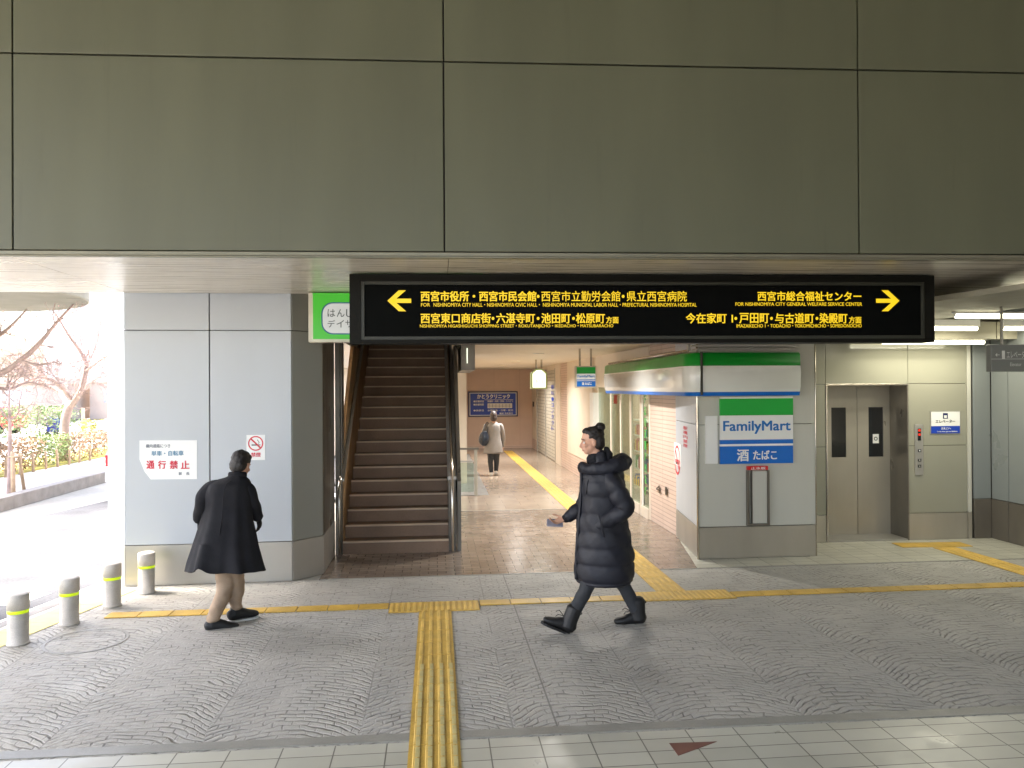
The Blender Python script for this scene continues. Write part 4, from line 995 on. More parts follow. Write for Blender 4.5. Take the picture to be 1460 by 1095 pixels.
# right side walls
rw = thing('lobby_side_wall', 'dull blue grey wall with dark base right of the lift', 'wall', (7.5, 9.4, 0))
r0, r1, r2 = (7.30, 9.885), (7.56, 9.885), (7.60, 9.20)
zq = EWL.at(1400, 711)[1]
q3 = G(1460, 779.6); r2 = (r1[0]+(q3.x-r1[0])*4, r1[1]+(q3.y-r1[1])*4)
rm = (r1[0]+(q3.x-r1[0])*.55, r1[1]+(q3.y-r1[1])*.55)
for a, c_, nm in ((r0, r1, 'panel'), (r1, rm, 'panel'), (rm, r2, 'panel')):
    facepanel(a, c_, zq, 3.2, M['panel_blue'], parent=rw); facepanel(a, c_, 0, zq, M['steel_dark'], parent=rw, name='base_plate', off=.006)
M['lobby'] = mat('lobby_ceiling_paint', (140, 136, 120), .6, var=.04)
b = NB(); prism(b, [(7.29, 9.93), (7.585, 9.93), (r2[0]+.03, r2[1]), (r2[0]+.3, r2[1]), (7.9, 10.3), (7.29, 10.3)], 0, 3.2); obj('core', b, M['joint'], rw)
# lobby ceiling with tubes
zl = 2.93
fa, fb = G(1325, 431, zl), G(1432, 416, zl)
b = NB(); e = (fb-fa).normalized(); fa2 = fa-e*1.6; fb2 = fb+e*8
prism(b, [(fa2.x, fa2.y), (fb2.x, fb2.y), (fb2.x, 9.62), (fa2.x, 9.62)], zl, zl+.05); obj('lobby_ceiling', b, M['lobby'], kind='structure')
b = NB(); x = 4.68
while x < 13:
    x2 = x+1.3; box(b, (x+.005, 9.40, 2.70), (x2-.005, 9.62, zl-.004), .003); x = x2
obj('ceiling_bulkhead', b, M['lobby'], kind='structure')
b = NB(); box(b, (4.68, 9.44, 2.71), (13, 9.58, zl-.01)); obj('bulkhead_core', b, M['joint'], kind='structure')
b = NB(); box(b, (4.68, 9.63, 2.93), (13, 9.9, 2.98)); obj('lobby_cove', b, M['soffit_gap'], kind='structure')
b = NB(); box(b, (4.68, 8.52, 3.16), (18, 9.4, 3.18)); obj('upper_ceiling', b, M['ceiling'], kind='structure')
def tube(x0, x1, y, z, lab, power):
    t = thing('tube_light', lab, 'tube light', ((x0+x1)/2, y, z), 0, 'lit tubes of the lift lobby ceiling')
    b = NB(); sweep(b, [(x0, y, z), (x1, y, z)], [.025]*2, 12, up=Vector((0, 0, 1))); obj('tube', b, M['lamp'], t, smooth=True)
    b = NB(); box(b, (x0-.03, y-.03, z+.028), (x1+.03, y+.03, max(z+.05, 2.928 if z > 2.7 else 2.699))); obj('batten', b, M['white'], t)
    b = NB()
    for q in (x0-.02, x1): box(b, (q, y-.012, z-.005), (q+.02, y+.012, z+.03))
    obj('socket', b, M['white'], t)
    ld = bpy.data.lights.new('tube_glow', 'AREA'); ld.shape = 'RECTANGLE'; ld.size = x1-x0; ld.size_y = .05; ld.energy = power*.21; ld.color = (1, .95, .78)
    lo = bpy.data.objects.new('tube_glow', ld); COL.objects.link(lo); lo.location = ((x0+x1)/2, y, z-.03)
zt_ = zl-.05
a = G(1363, 451, zt_); tube(a.x, a.x+1.5, a.y, zt_, 'long lit tube highest and nearest in the lobby ceiling', 7)
zt3_ = 2.815; a = G(1332, 468.5, zt3_); c_ = G(1393, 468.5, zt3_); tube(c_.x-1.2, c_.x, a.y, zt3_, 'short-looking lit tube just right of the black sign', 6)
a = G(1432, 468.5, zt3_); tube(a.x, a.x+1.2, a.y, zt3_, 'lit tube at the right edge beside the ceiling joint', 6)
z4 = 2.66; a = G(1233, 491, z4); c_ = G(1370, 491, z4); tube(a.x, c_.x, 9.5, z4, 'long lit tube lowest over the lift doors', 8)
# hanging grey sign at right
W5 = Wall((Y(1413, 510, 7.6).x, 7.6), (Y(1413, 510, 7.6).x+1.0, 7.58))
zb, zt_ = W5.at(1435, 530)[1], W5.at(1435, 491)[1]
t = thing('hanging_lift_sign', 'grey hanging lift sign with pale arrow at the right edge', 'hanging sign', W5.P(.4, zb))
b = NB(); W5.box(b, 0, W5.L, zb, zt_, -.08, 0, .006); obj('case', b, M['grey_sign'], t)
b = NB(); W5.box(b, .005, W5.L-.005, (zb+zt_)/2-.012, (zb+zt_)/2-.008, 0, .002); obj('divider', b, M['pale_text'], t)
lettering(t, W5, [('エレベーター', 1435, 500.5, 1466, 510.5), ('Elevator', 1440, 517, 1456, 522)], .003, M['pale_text'], bold=.0)
b = NB(); W5.pbox(b, 1428.5, 500, 1432.5, 512, .001, .003)
aa = W5.at(1422.5, 506)
for q in ((-.02, 0), (.02, 0)): pass
W5.box(b, aa[0]-.02, aa[0]+.02, aa[1]-.003, aa[1]+.003, .001, .003); wprism(b, W5, [(aa[0]-.028, aa[1]), (aa[0]-.008, aa[1]+.02), (aa[0]-.008, aa[1]-.02)], .001, .003)
obj('pictogram', b, M['pale_text'], t)
for s_ in (.15, W5.L-.15):
    b = NB(); W5.box(b, s_-.01, s_+.01, zt_, 2.93, -.05, -.03); obj('hanger', b, M['steel'], t)

# ================================================================ BLACK DIRECTION SIGN
a_, c_ = G(498, 391, 3.115), G(1332, 393, 3.115)
BW = Wall((a_.x, a_.y), (c_.x, c_.y))
bs = thing('direction_sign', 'long black hanging direction sign with lit yellow lettering and two arrows', 'direction sign', BW.P(BW.L/2, 2.5))
zb = (BW.at(498, 490)[1]+BW.at(1332, 488)[1])/2; zt_ = SZ-.012
b = NB(); fr_ = .085; D = -.22
i0, i1, iz0, iz1 = BW.at(514.5, 440)[0], BW.at(1319, 440)[0], (BW.at(514, 484)[1]+BW.at(1319, 483)[1])/2, (BW.at(514, 401)[1]+BW.at(1319, 402)[1])/2
for q in ((0, i0, zb, zt_), (i1, BW.L, zb, zt_), (i0, i1, zb, iz0), (i0, i1, iz1, zt_)): BW.box(b, *q, D, 0)
obj('case', b, M['black'], bs)
b = NB(); e_ = .03
for q in ((i0, i0+e_, iz0, iz1), (i1-e_, i1, iz0, iz1), (i0+e_, i1-e_, iz0, iz0+e_), (i0+e_, i1-e_, iz1-e_, iz1)): BW.box(b, *q, -.06, -.008, .002)
obj('bezel', b, M['bezel'], bs)
b = NB(); BW.box(b, i0+e_, i1-e_, iz0+e_, iz1-e_, -.06, -.02); obj('face', b, M['black_in'], bs)
NL = -.0175
def rows(lst, bold, nm='lettering'):
    b = NB()
    for s_, x0, y0, x1, y1 in lst: put_text(b, BW, s_, x0, y0, x1, y1, NL, bold)
    obj(nm, b, M['lit_yellow'], bs)
rows([('西宮市役所・西宮市民会館', 599.5, 414.5, 765, 429.6), ], .024)
rows([('・', 765.5, 420, 769.5, 424.5), ('・', 887, 420, 891, 424.5)], .024)
rows([('西宮市立勤労会館', 772, 414.5, 885, 429.6), ('県立西宮病院', 894, 414.5, 980, 429.6)], .008)
rows([('西宮東口商店街', 599.5, 446, 700, 461), ('・', 701, 451.5, 705, 456), ('六湛寺町', 707.5, 446, 763, 461), ('・', 765.5, 451.5, 769.5, 456), ('池田町', 772, 446, 814, 461), ('・', 816, 451.5, 820, 456), ('松原町', 821.5, 446, 863, 461), ('方面', 864.5, 451, 882.5, 461)], .020)
rows([('西宮市総合福祉センター', 1081, 415, 1229.5, 429)], .018)
rows([('今在家町 1', 978.5, 446, 1046, 461), ('・', 1048, 451.5, 1052, 456), ('戸田町', 1055, 446, 1097.5, 461), ('・', 1099, 451.5, 1103, 456), ('与古道町', 1106, 446, 1162, 461), ('・', 1164, 451.5, 1168, 456), ('染殿町', 1169.5, 446, 1209.5, 461), ('方面', 1211.5, 451, 1229.5, 461)], .018)
rows([('FOR', 600, 431.8, 613, 436.8), ('NISHINOMIYA CITY HALL・NISHINOMIYA CIVIC HALL・ NISHINOMIYA MUNICIPAL LABOR HALL・PREFECTURAL NISHINOMIYA HOSPITAL', 618, 431.6, 994, 437),
      ('NISHINOMIYA HIGASHIGUCHI SHOPPING STREET・ROKUTANJICHO・IKEDACHO・MATSUBARACHO', 598.5, 462.2, 875, 468),
      ('FOR NISHINOMIYA CITY GENERAL WELFARE SERVICE CENTER', 1049.5, 430.8, 1230.5, 435.8), ('IMAZAIKECHO 1・TODACHO・YOKOMICHICHO・SOMEDONOCHO', 1051, 461.8, 1230, 466.8)], .006)
def arrow(x0, x1, ymid, h, left):
    b = NB(); A0, zc_ = BW.at(x0, ymid); A1, _ = BW.at(x1, ymid); _, zt2_ = BW.at(x0, ymid-h/2); H = zt2_-zc_; th = .019
    tip, tail = (A0, A1) if left else (A1, A0); s_ = 1 if left else -1; wd = abs(A1-A0)
    def F_(pts):
        b.faces.new([b.verts.new(BW.P(a, z, NL)) for a, z in pts])
    F_([(tip+s_*.03, zc_-th), (tail, zc_-th), (tail, zc_+th), (tip+s_*.03, zc_+th)])
    for g in (1, -1): F_([(tip, zc_), (tip+s_*wd*.48, zc_+g*H), (tip+s_*(wd*.48+.064), zc_+g*H), (tip+s_*.058, zc_)])
    obj('arrow', b, M['lit_yellow'], bs)
arrow(552, 586, 428.5, 30, True); arrow(1250.5, 1284, 428.5, 30, False)
b = NB()
for s_ in (.5, BW.L/2, BW.L-.5): BW.box(b, s_-.05, s_+.05, zt_-.002, SZ-.002, -.14, -.06)
obj('mounting', b, M['black'], bs)

# ================================================================ GREEN SIGN
GW = Wall((G(441.5, 419, 3.12).x, 8.34), (G(441.5, 419, 3.12).x+1.9, 8.34))
gs = thing('green_sign', 'bright green lit sign half hidden behind the black direction sign', 'sign', GW.P(.9, 2.6))
g1_, gz = GW.L, GW.at(460, 488)[1]
b = NB(); GW.box(b, 0, g1_, gz, 3.122, -.16, -.001, .005); obj('case', b, M['frame_beige'], gs)
fz = GW.at(460, 483.5)[1]; gx0 = GW.at(446.5, 450)[0]
b = NB(); GW.box(b, gx0, g1_-.04, fz, 3.118, 0, .012); obj('face', b, M['green_lit'], gs)
def rrect(bm, W, a0, a1, z0, z1, r, n):
    vs = []
    for cx, cz, a in ((a1-r, z1-r, 0), (a0+r, z1-r, 90), (a0+r, z0+r, 180), (a1-r, z0+r, 270)):
        for i in range(9): t_ = R(a+i*90/8); vs.append(bm.verts.new(W.P(cx+r*math.cos(t_), cz+r*math.sin(t_), n)))
    bm.faces.new(vs)
ra0, rz1, rz0 = GW.at(458.5, 450)[0], GW.at(460, 431)[1], GW.at(460, 477)[1]
b = NB(); rrect(b, GW, ra0, g1_-.14, rz0, rz1, .12, .0135); obj('blue_outline', b, M['blue_line'], gs)
b = NB(); rrect(b, GW, ra0+.013, g1_-.155, rz0+.013, rz1-.013, .11, .0145); obj('white_plate', b, M['sign_white'], gs)
b = NB(); ta = GW.at(467.3, 446)[0]; cw = (GW.at(480, 446)[0]-ta)
for i, ch in enumerate('はんしん'): put_text_s(b, GW, ch, ta+i*cw*1.04, ta+i*cw*1.04+cw*.86, GW.at(470, 452)[1], GW.at(470, 441)[1], .016, .004)
for i, ch in enumerate('デイサービス'): put_text_s(b, GW, ch, ta+i*cw*1.0, ta+i*cw*1.0+cw*.84, GW.at(470, 467)[1], GW.at(470, 456.5)[1], .016, .004) if ch != 'ー' else put_text_s(b, GW, ch, ta+i*cw, ta+i*cw+cw*.84, GW.at(470, 462.5)[1], GW.at(470, 461)[1], .016, .004)
obj('lettering', b, M['text_dark'], gs)
# ================================================================ OUTDOORS AT THE LEFT
b = NB(); box(b, (-8.32, -25, -.16), (-8.08, 70, .10), .012); obj('far_kerb', b, M['kerb'], kind='structure')
b = NB(); box(b, (-14, -25, -.16), (-8.33, 70, .0)); obj('far_pavement', b, M['pavement'], kind='structure')
b = NB(); box(b, (-60, 26.5, -.16), (-14.01, 40, -.01)); obj('park_path', b, M['pavement'], kind='structure')
h0, h1 = G(0, 681), G(152, 651)
hd = (h1-h0).normalized(); hs = Vector((-hd.y, hd.x, 0))
verge = NB(); a = h0-hd*10; c = h1+hd*16; prism(verge, [(v.x, v.y) for v in (a, c, c+hs*1.9, a+hs*1.9)], -.1, .03); obj('verge', verge, M['shrub_yellow'], kind='structure')
def leaves(bm, n, fn, size, rr):
    for _ in range(n):
        p, s = fn(rr); s *= size*rr.uniform(.6, 1.3)
        q = Matrix.Rotation(rr.uniform(0, 6.28), 3, 'Z') @ Matrix.Rotation(rr.uniform(-1.2, 1.2), 3, 'X') @ Matrix.Rotation(rr.uniform(0, 6.28), 3, 'Z')
        vs = [bm.verts.new(p+q @ Vector(v)*s) for v in ((-.5, 0, 0), (0, -.28, .08), (.5, 0, 0), (0, .28, .08))]; bm.faces.new(vs)
def hedge(name, label, p, d, s, L, W, H, m, n, size, core, seed, group=None):
    rr = random.Random(seed)
    t = thing(name, label, 'hedge', (p.x, p.y, 0), 0, group)
    b = NB()
    for i in range(int(L/.13)):
        o = p+d*(i*.13+rr.uniform(-.05, .05))+s*rr.uniform(.15, W-.15)
        pts = [o]; h = H*rr.uniform(.7, 1.0)
        for k_ in range(1, 5): pts.append(o+Vector((rr.uniform(-.14, .14), rr.uniform(-.14, .14), h*k_/4)))
        sweep(b, pts, [.012, .010, .008, .006, .003], 5)
    obj('stem', b, core, t)
    def fn(r_):
        u_, w_, z_ = r_.random()*L, r_.random(), r_.random()**.7
        k_ = noise.noise(Vector((u_*1.3, w_*2, seed)))*.12
        return p+d*u_+s*(w_*W)+Vector((0, 0, max(.05, z_*(H+k_)*(1-.25*abs(w_-.5))))), 1
    b = NB(); leaves(b, n, fn, size, rr); obj('leaves', b, m, t)
    return t
base = h0-hd*6
hedge('clipped_hedge', 'russet brown clipped hedge left of the young staked tree', h0-hd*7, hd, hs, 6.6, .8, .8, M['hedge_brown'], 5000, .085, M['hedge_core'], 1, 'hedge along the park')
hedge('clipped_hedge', 'russet hedge with thin bare twigs right of the young staked tree', h0+hd*.3+hs*.1, hd, hs, 2.2, .8, .86, M['hedge_brown'], 2300, .08, M['hedge_core'], 2, 'hedge along the park')
hedge('clipped_hedge', 'green stretch of the clipped hedge in front of the big bare tree', h0+hd*2.4+hs*.05, hd, hs, 1.5, .85, .9, M['hedge_leaf'], 2000, .085, M['hedge_core'], 3, 'hedge along the park')
hedge('clipped_hedge', 'orange brown hedge end beside the pale pillar edge', h0+hd*3.9+hs*.05, hd, hs, 9, .8, .88, M['hedge_brown'], 7500, .085, M['hedge_core'], 4, 'hedge along the park')
q = Y(5, 600, 32); hedge('leafy_shrubs', 'low green shrub bed beyond the park path at the left edge', Vector((-26, 36, 0)), Vector((1, 0, 0)), Vector((0, 1, 0)), 9.5, 1.8, 1.5, M['hedge_leaf'], 5200, .17, M['hedge_core'], 5)
hedge('yellow_hedge', 'yellow green low hedge beyond the path right of the wooden sign', Vector((-15.3, 34.5, 0)), Vector((1, 0, 0)), Vector((0, 1, 0)), 6, 1.0, .85, M['shrub_yellow'], 3600, .14, M['hedge_core'], 6)
# low stakes in front of the hedge
stake = None
for i in range(9):
    p = h0-hd*.6+hd*(i*.62)-hs*.12
    if stake is None:
        b = NB(); sweep(b, [(p.x, p.y, 0), (p.x+.01, p.y, .48)], [.035, .03], 8); stake = obj('garden_stake', b, M['wood'], smooth=True, origin=(p.x, p.y, 0)); o = stake
    else: o = stake.copy(); COL.objects.link(o); o.location = (p.x, p.y, 0); o.rotation_euler = (R((i % 3-1)*3), 0, i)
    o['category'] = 'garden stake'; o['group'] = 'low wooden stakes in front of the hedge'
    o['label'] = 'short wooden stake standing in the row in front of the hedge'

def tree(name, label, limbs, loc, twigs, seed, tw=.9, budn=1500, group=None, up=.25, bm_=None):
    rr = random.Random(seed); t = thing(name, label, 'tree', loc, 0, group)
    b = NB(); T = limbs[0]
    sweep(b, [p for p, r in T], [r for p, r in T], 10, k=4); obj('trunk', b, M['bark'], t, smooth=True)
    cr = NB(); tips = []
    for Lm in limbs[1:]: sweep(cr, [p for p, r in Lm], [r for p, r in Lm], 7, k=3)
    def twig(p, d, l, r, dep):
        pts = [p]; rad = [r]; n = 4
        for i in range(n):
            d = (d+Vector((rr.uniform(-.35, .35), rr.uniform(-.35, .35), rr.uniform(-.2, .2)+up*.25))).normalized(); pts.append(pts[-1]+d*l/n); rad.append(r*(1-.75*(i+1)/n))
        sweep(cr, pts, rad, 4 if dep else 5, cap=False); tips.extend(pts[1:])
        if dep < 2:
            for i in range(3 if dep else 4):
                k_ = rr.randrange(1, n+1); side = d.cross(Vector((rr.uniform(-1, 1), rr.uniform(-1, 1), rr.uniform(-1, 1)))).normalized()
                twig(pts[k_], (d*.6+side*.8).normalized(), l*rr.uniform(.45, .7), r*.55, dep+1)
    for _ in range(twigs):
        Lm = limbs[1+rr.randrange(len(limbs)-1)]; i = rr.randrange(len(Lm)-1); f_ = rr.random()
        p = Lm[i][0].lerp(Lm[i+1][0], f_); r = Lm[i][1]*(1-f_)+Lm[i+1][1]*f_; d = (Lm[i+1][0]-Lm[i][0]).normalized()
        side = d.cross(Vector((rr.uniform(-1, 1), rr.uniform(-1, 1), rr.uniform(-1, 1)))).normalized()
        twig(p, (d*.5+side).normalized(), tw*rr.uniform(.5, 1.2), min(r*.5, .016), 0)
    crown = obj('crown', cr, M['bark'], t)
    b = NB(); leaves(b, budn, lambda r_: (tips[r_.randrange(len(tips))]+Vector((r_.uniform(-.05, .05), r_.uniform(-.05, .05), r_.uniform(-.05, .05))), 1), .05, rr); obj('buds', b, M['bud'], crown)
    return t
def LP(y, *a): return [(Y(px, py, y+dy), r) for px, py, dy, r in a]
g = Y(92, 649, 24)
tree('cherry_tree', 'large bare cherry tree with pink buds forking above the hedge', [
    [(Vector((g.x, 24, 0)), .17)]+LP(24, (92, 610, 0, .13), (96, 588, 0, .125), (101, 575, 0, .10)),
    LP(24, (99, 580, 0, .09), (86, 560, .3, .06), (66, 545, .6, .045), (44, 520, .9, .035), (20, 508, 1.2, .02), (-10, 500, 1.4, .012)),
    LP(24, (100, 580, 0, .10), (114, 560, -.2, .085), (121, 535, -.3, .08), (124, 515, -.3, .07)),
    LP(24, (124, 517, -.3, .06), (112, 497, -.6, .045), (98, 478, -1, .035), (84, 455, -1.3, .025), (70, 436, -1.5, .014)),
    LP(24, (123, 520, -.3, .06), (136, 492, .1, .045), (143, 460, .3, .035), (149, 428, .6, .025), (155, 395, .8, .015)),
    LP(24, (103, 570, 0, .05), (80, 545, -.8, .04), (55, 538, -1.4, .03), (28, 548, -1.8, .018)),
    LP(24, (116, 556, 0, .04), (135, 540, .8, .03), (155, 535, 1.4, .02), (185, 520, 2, .012)),
    LP(24, (122, 530, -.3, .04), (145, 512, -.9, .03), (170, 500, -1.2, .02)),
    LP(24, (66, 545, .6, .03), (58, 520, .9, .02), (38, 500, 1.3, .012)),
    ], (g.x, 24, 0), 95, 11, tw=1.1, budn=1500)
g = Y(-150, 649, 20)
tree('cherry_tree', 'bare tree off the left edge reaching long slanting limbs into view', [
    [(Vector((g.x, 20, 0)), .2)]+LP(20, (-150, 600, 0, .16), (-130, 560, 0, .14)),
    LP(20, (-130, 565, 0, .11), (-60, 548, -.2, .09), (0, 533, -.4, .07), (32, 512, -.5, .06), (58, 488, -.5, .05), (84, 456, -.4, .035), (112, 426, -.2, .022), (130, 400, 0, .012)),
    LP(20, (-130, 560, 0, .1), (-60, 510, .5, .07), (-4, 480, .8, .05), (10, 470, .9, .04), (32, 448, 1.0, .025), (60, 415, 1.1, .015)),
    LP(20, (-40, 545, 0, .05), (10, 555, .4, .035), (40, 545, .8, .025), (70, 552, 1.1, .012)),
    LP(20, (30, 514, -.5, .035), (55, 520, -.8, .025), (85, 515, -1, .012)),
    ], (g.x, 20, 0), 62, 12, tw=.95, budn=900)
g = G(13, 706)
yt = tree('young_tree', 'thin young bare tree tied to a stake on the far pavement', [
    [(g, .05)]+LP(g.y, (14, 660, 0, .042), (14, 620, 0, .036), (14, 600, 0, .03)),
    LP(g.y, (14, 602, 0, .028), (13, 575, 0, .02), (14, 548, .1, .010)),
    LP(g.y, (15, 599, 0, .022), (26, 589, .1, .018), (28, 572, .1, .012), (32, 555, .2, .007)),
    LP(g.y, (26, 586, 0, .014), (38, 582, -.1, .010), (47, 573, -.2, .006)),
    LP(g.y, (14, 600, 0, .02), (4, 588, 0, .012), (-6, 575, .1, .006)),
    ], (g.x, g.y, 0), 16, 13, tw=.35, budn=80)
g2 = G(19, 708); g3 = G(35, 703)
t = thing('tree_stakes', 'pair of wooden support stakes beside the young tree', 'tree stakes', (g2.x, g2.y, 0))
b = NB(); sweep(b, [g2, Y(18, 645, g2.y)], [.045, .04], 8); obj('upright_stake', b, M['wood'], t, smooth=True)
b = NB(); sweep(b, [g3, Y(27, 648, g2.y+.05)], [.035, .03], 8); obj('slanting_stake', b, M['wood'], t, smooth=True)
b = NB(); sweep(b, [Y(12, 652, g2.y-.02), Y(28, 651, g2.y-.02)], [.02, .02], 8); obj('tie', b, M['wood'], t, smooth=True)
# wooden notice on two posts
g = G(119, 622)
t = thing('wooden_signpost', 'plain wooden board on two thin posts behind the hedge', 'signpost', (g.x, g.y, 0))
b = NB(); w_ = .10
a_, c_ = Y(116, 582, g.y), Y(121.5, 603, g.y)
box(b, (a_.x, g.y-.03, c_.z), (c_.x, g.y, a_.z), .006); obj('board', b, M['wood'], t)
for x in (a_.x+.02, c_.x+.02):
    b = NB(); sweep(b, [(x, g.y+.03, 0), (x, g.y+.03, c_.z+.2)], [.022]*2, 6); obj('post', b, M['wood'], t, smooth=True)
# tarpaulin-covered cart
g = G(76, 622)
t = thing('covered_cart', 'small handcart under blue and grey tarpaulin beyond the hedge', 'cart', (g.x, g.y, 0))
def lumpy(bm, c, r, seed, amp=.15):
    n0 = len(bm.verts); ell(bm, c, r, seg=20)
    bm.verts.ensure_lookup_table()
    for v in list(bm.verts)[n0:]:
        d = v.co-Vector(c); v.co = Vector(c)+d*(1+amp*noise.noise(v.co*2.5+Vector((seed, 0, 0))))
b = NB(); box(b, (g.x-.15, g.y-.35, .22), (g.x+.33, g.y+.35, .62), .05); lumpy(b, (g.x+.1, g.y, .55), (.30, .40, .26), 2); obj('blue_tarpaulin', b, M['tarp'], t, smooth=True)
b = NB(); lumpy(b, (g.x-.12, g.y-.12, .74), (.25, .3, .22), 5, .25); obj('grey_tarpaulin', b, M['tarp_grey'], t, smooth=True)
for sx_ in (-.1, .28):
    b = NB(); sweep(b, [(g.x+sx_, g.y-.36, .11), (g.x+sx_, g.y-.31, .11)], [.11, .11], 16, up=Vector((0, 0, 1))); obj('wheel', b, M['rubber'], t)
# round canopy
cx_, cy_, cr_, cz_ = -11.75, 18.0, 3.75, 4.2
t = thing('round_canopy', 'round pale canopy whose curved edge dips into the top left', 'canopy', (cx_, cy_, 0))
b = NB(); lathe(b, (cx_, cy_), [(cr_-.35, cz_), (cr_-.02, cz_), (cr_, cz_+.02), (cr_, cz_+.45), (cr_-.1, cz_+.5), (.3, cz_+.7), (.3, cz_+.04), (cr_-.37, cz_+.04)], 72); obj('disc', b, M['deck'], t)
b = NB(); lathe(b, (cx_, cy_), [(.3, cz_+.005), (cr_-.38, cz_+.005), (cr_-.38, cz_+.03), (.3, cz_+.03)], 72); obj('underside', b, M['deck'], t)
b = NB()
for i in range(16):
    a = i*math.pi/8+.13; c0_, s0_ = math.cos(a), math.sin(a)
    hexa(b, [Vector((cx_+c0_*r_-s0_*w_, cy_+s0_*r_+c0_*w_, cz_-z_)) for z_ in (.003, 0) for r_ in (cr_-.34, cr_-.03) for w_ in (-.012, .012)])
obj('seam', b, M['joint'], t)
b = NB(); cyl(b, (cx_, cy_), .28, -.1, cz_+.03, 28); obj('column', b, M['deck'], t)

# vehicles
def car(name, label, cat, loc, rz, paint, L=4.2, W=1.7, H=1.5, kind='car'):
    t = thing(name, label, cat, loc, rz)
    def O(nm, bm, m, par=t, sm=False): return obj(nm, bm, m, par, local=True, smooth=sm)
    if kind == 'car': body = [(-L/2, .35), (-L/2+.02, .95), (-L/2+.25, 1.02), (-L*.36, H-.12), (-L*.25, H), (L*.10, H), (L*.24, 1.0), (L/2-.15, .85), (L/2, .62), (L/2, .35)]
    else: body = [(-L/2, .35), (-L/2, 1.0), (-L/2+.08, H-.1), (-L/2+.2, H), (L*.28, H), (L*.42, 1.1), (L/2-.03, .95), (L/2, .6), (L/2, .35)]
    b = NB(); a = [b.verts.new((x, -W/2+(.10 if z > 1.05 else 0), z)) for x, z in body]; c = [b.verts.new((x, W/2-(.10 if z > 1.05 else 0), z)) for x, z in body]
    n = len(body); fs = [b.faces.new(a), b.faces.new(c)]+[b.faces.new([a[i], a[(i+1) % n], c[(i+1) % n], c[i]]) for i in range(n)]
    bmesh.ops.recalc_face_normals(b, faces=fs); bmesh.ops.bevel(b, geom=list(b.edges), offset=.04, segments=3, affect='EDGES'); O('body', b, paint)
    zt_, zb_ = H-.12, 1.02
    win = [(-L*.33, zb_), (-L*.27, zt_), (L*.08, zt_), (L*.20, zb_)] if kind == 'car' else [(-L*.46, zb_+.02), (-L*.44, zt_), (L*.27, zt_), (L*.38, zb_+.1)]
    for s in (-1, 1):
        b = NB(); vs = []
        for x, z in win:
            yy = s*(W/2-.10*(z-.95)/(H-.95)*1.0+.004) if kind != 'x' else 0
            vs.append(Vector((x, s*(W/2-.085+.004 if z > 1.05 else W/2+.004-.06), z)))
        b.faces.new([b.verts.new(v) for v in vs]); bmesh.ops.solidify(b, geom=b.faces[:], thickness=.02*s); O('side_window', b, M['glass_dark'])
    b = NB()
    if kind == 'car': hexa(b, [Vector((x, y, z)) for x, z in ((-L/2+.27, 1.07), (-L*.36-.03, H-.16)) for y in (-W/2+.2, W/2-.2)]+[Vector((x+.02, y, z)) for x, z in ((-L/2+.30, 1.07), (-L*.36, H-.16)) for y in (-W/2+.2, W/2-.2)])
    else: box(b, (-L/2-.004, -W/2+.2, 1.05), (-L/2+.1, W/2-.2, H-.22))
    O('rear_window', b, M['glass_dark'])
    for s in (-1, 1):
        b = NB(); box(b, (-L/2-.02, s*W/2-(.22 if s > 0 else -.02), .70), (-L/2+.12, s*W/2+(-.02 if s > 0 else .22), .93), .015); O('taillight', b, M['taillight'])
        for x in (-L*.31, L*.31):
            b = NB(); sweep(b, [(x, s*(W/2-.18), .31), (x, s*(W/2+.01), .31)], [.31, .31], 24, up=Vector((0, 0, 1))); wh = O('wheel', b, M['rubber'])
            b = NB(); sweep(b, [(x, s*(W/2+.005), .31), (x, s*(W/2+.02), .31)], [.18, .18], 16, up=Vector((0, 0, 1))); O('rim', b, M['chrome'], wh)
    b = NB(); box(b, (-L/2-.03, -W/2+.08, .38), (-L/2+.1, W/2-.08, .60), .02); O('bumper', b, paint)
    return t
q = Y(148.5, 646, 15.9)
car('parked_car', 'white car parked on the road, only its rear corner showing past the pillar', 'car', (q.x+.85, 15.9+2.1, -.1), R(90), M['carwhite'])
q = Y(136, 590, 31)
car('parked_van', 'pale van with dark windows parked behind the yellow green hedge', 'van', (q.x+2.1, 32.2, -.1), R(180), M['carwhite'], L=4.4, W=1.8, H=1.95, kind='van')
q = Y(3, 588, 40)
car('parked_car', 'small red car behind the green shrubs at the left edge', 'car', (q.x-1.5, 41, -.1), R(180), mat('red_car_paint', (190, 30, 50), .25, coat=.5), L=3.6)
# far buildings
def block(name, label, x0, x1, y, d, H, mw, nx, nz, z0, ww, wh, sx_=None):
    t = thing(name, label, 'building', ((x0+x1)/2, y, 0))
    b = NB(); box(b, (x0, y, -.1), (x1, y+d, H)); obj('wall', b, mw, t)
    b = NB(); box(b, (x0-.2, y-.2, H), (x1+.2, y+d, H+.4)); obj('roof', b, mw, t)
    for i in range(nx):
        for j in range(nz):
            cx = x0+(x1-x0)*(i+.5)/nx; z = z0+(H-z0)*(j+.5)/nz
            b = NB(); box(b, (cx-ww/2, y-.03, z-wh/2), (cx+ww/2, y-.005, z+wh/2)); wf = obj('window', b, M['bldg_win'], t)
    return t
block('apartment_building', 'pale apartment block rising faintly behind the bare trees', Y(62, 500, 75).x, Y(155, 500, 75).x+20, 75, 12, 30, M['bldg'], 12, 9, 2, 1.2, 1.1)
block('low_building', 'low brownish building behind the trees at the left edge', Y(-200, 560, 55).x, Y(46, 560, 55).x, 55, 9, 2.6, M['bldg2'], 6, 1, .6, 1.6, 1.0)
block('low_building', 'low greyish building behind the trees beside the pale pillar', Y(128, 560, 62).x, Y(128, 560, 62).x+22, 62, 9, 2.7, M['bldg2'], 6, 1, .6, 1.6, 1.0)
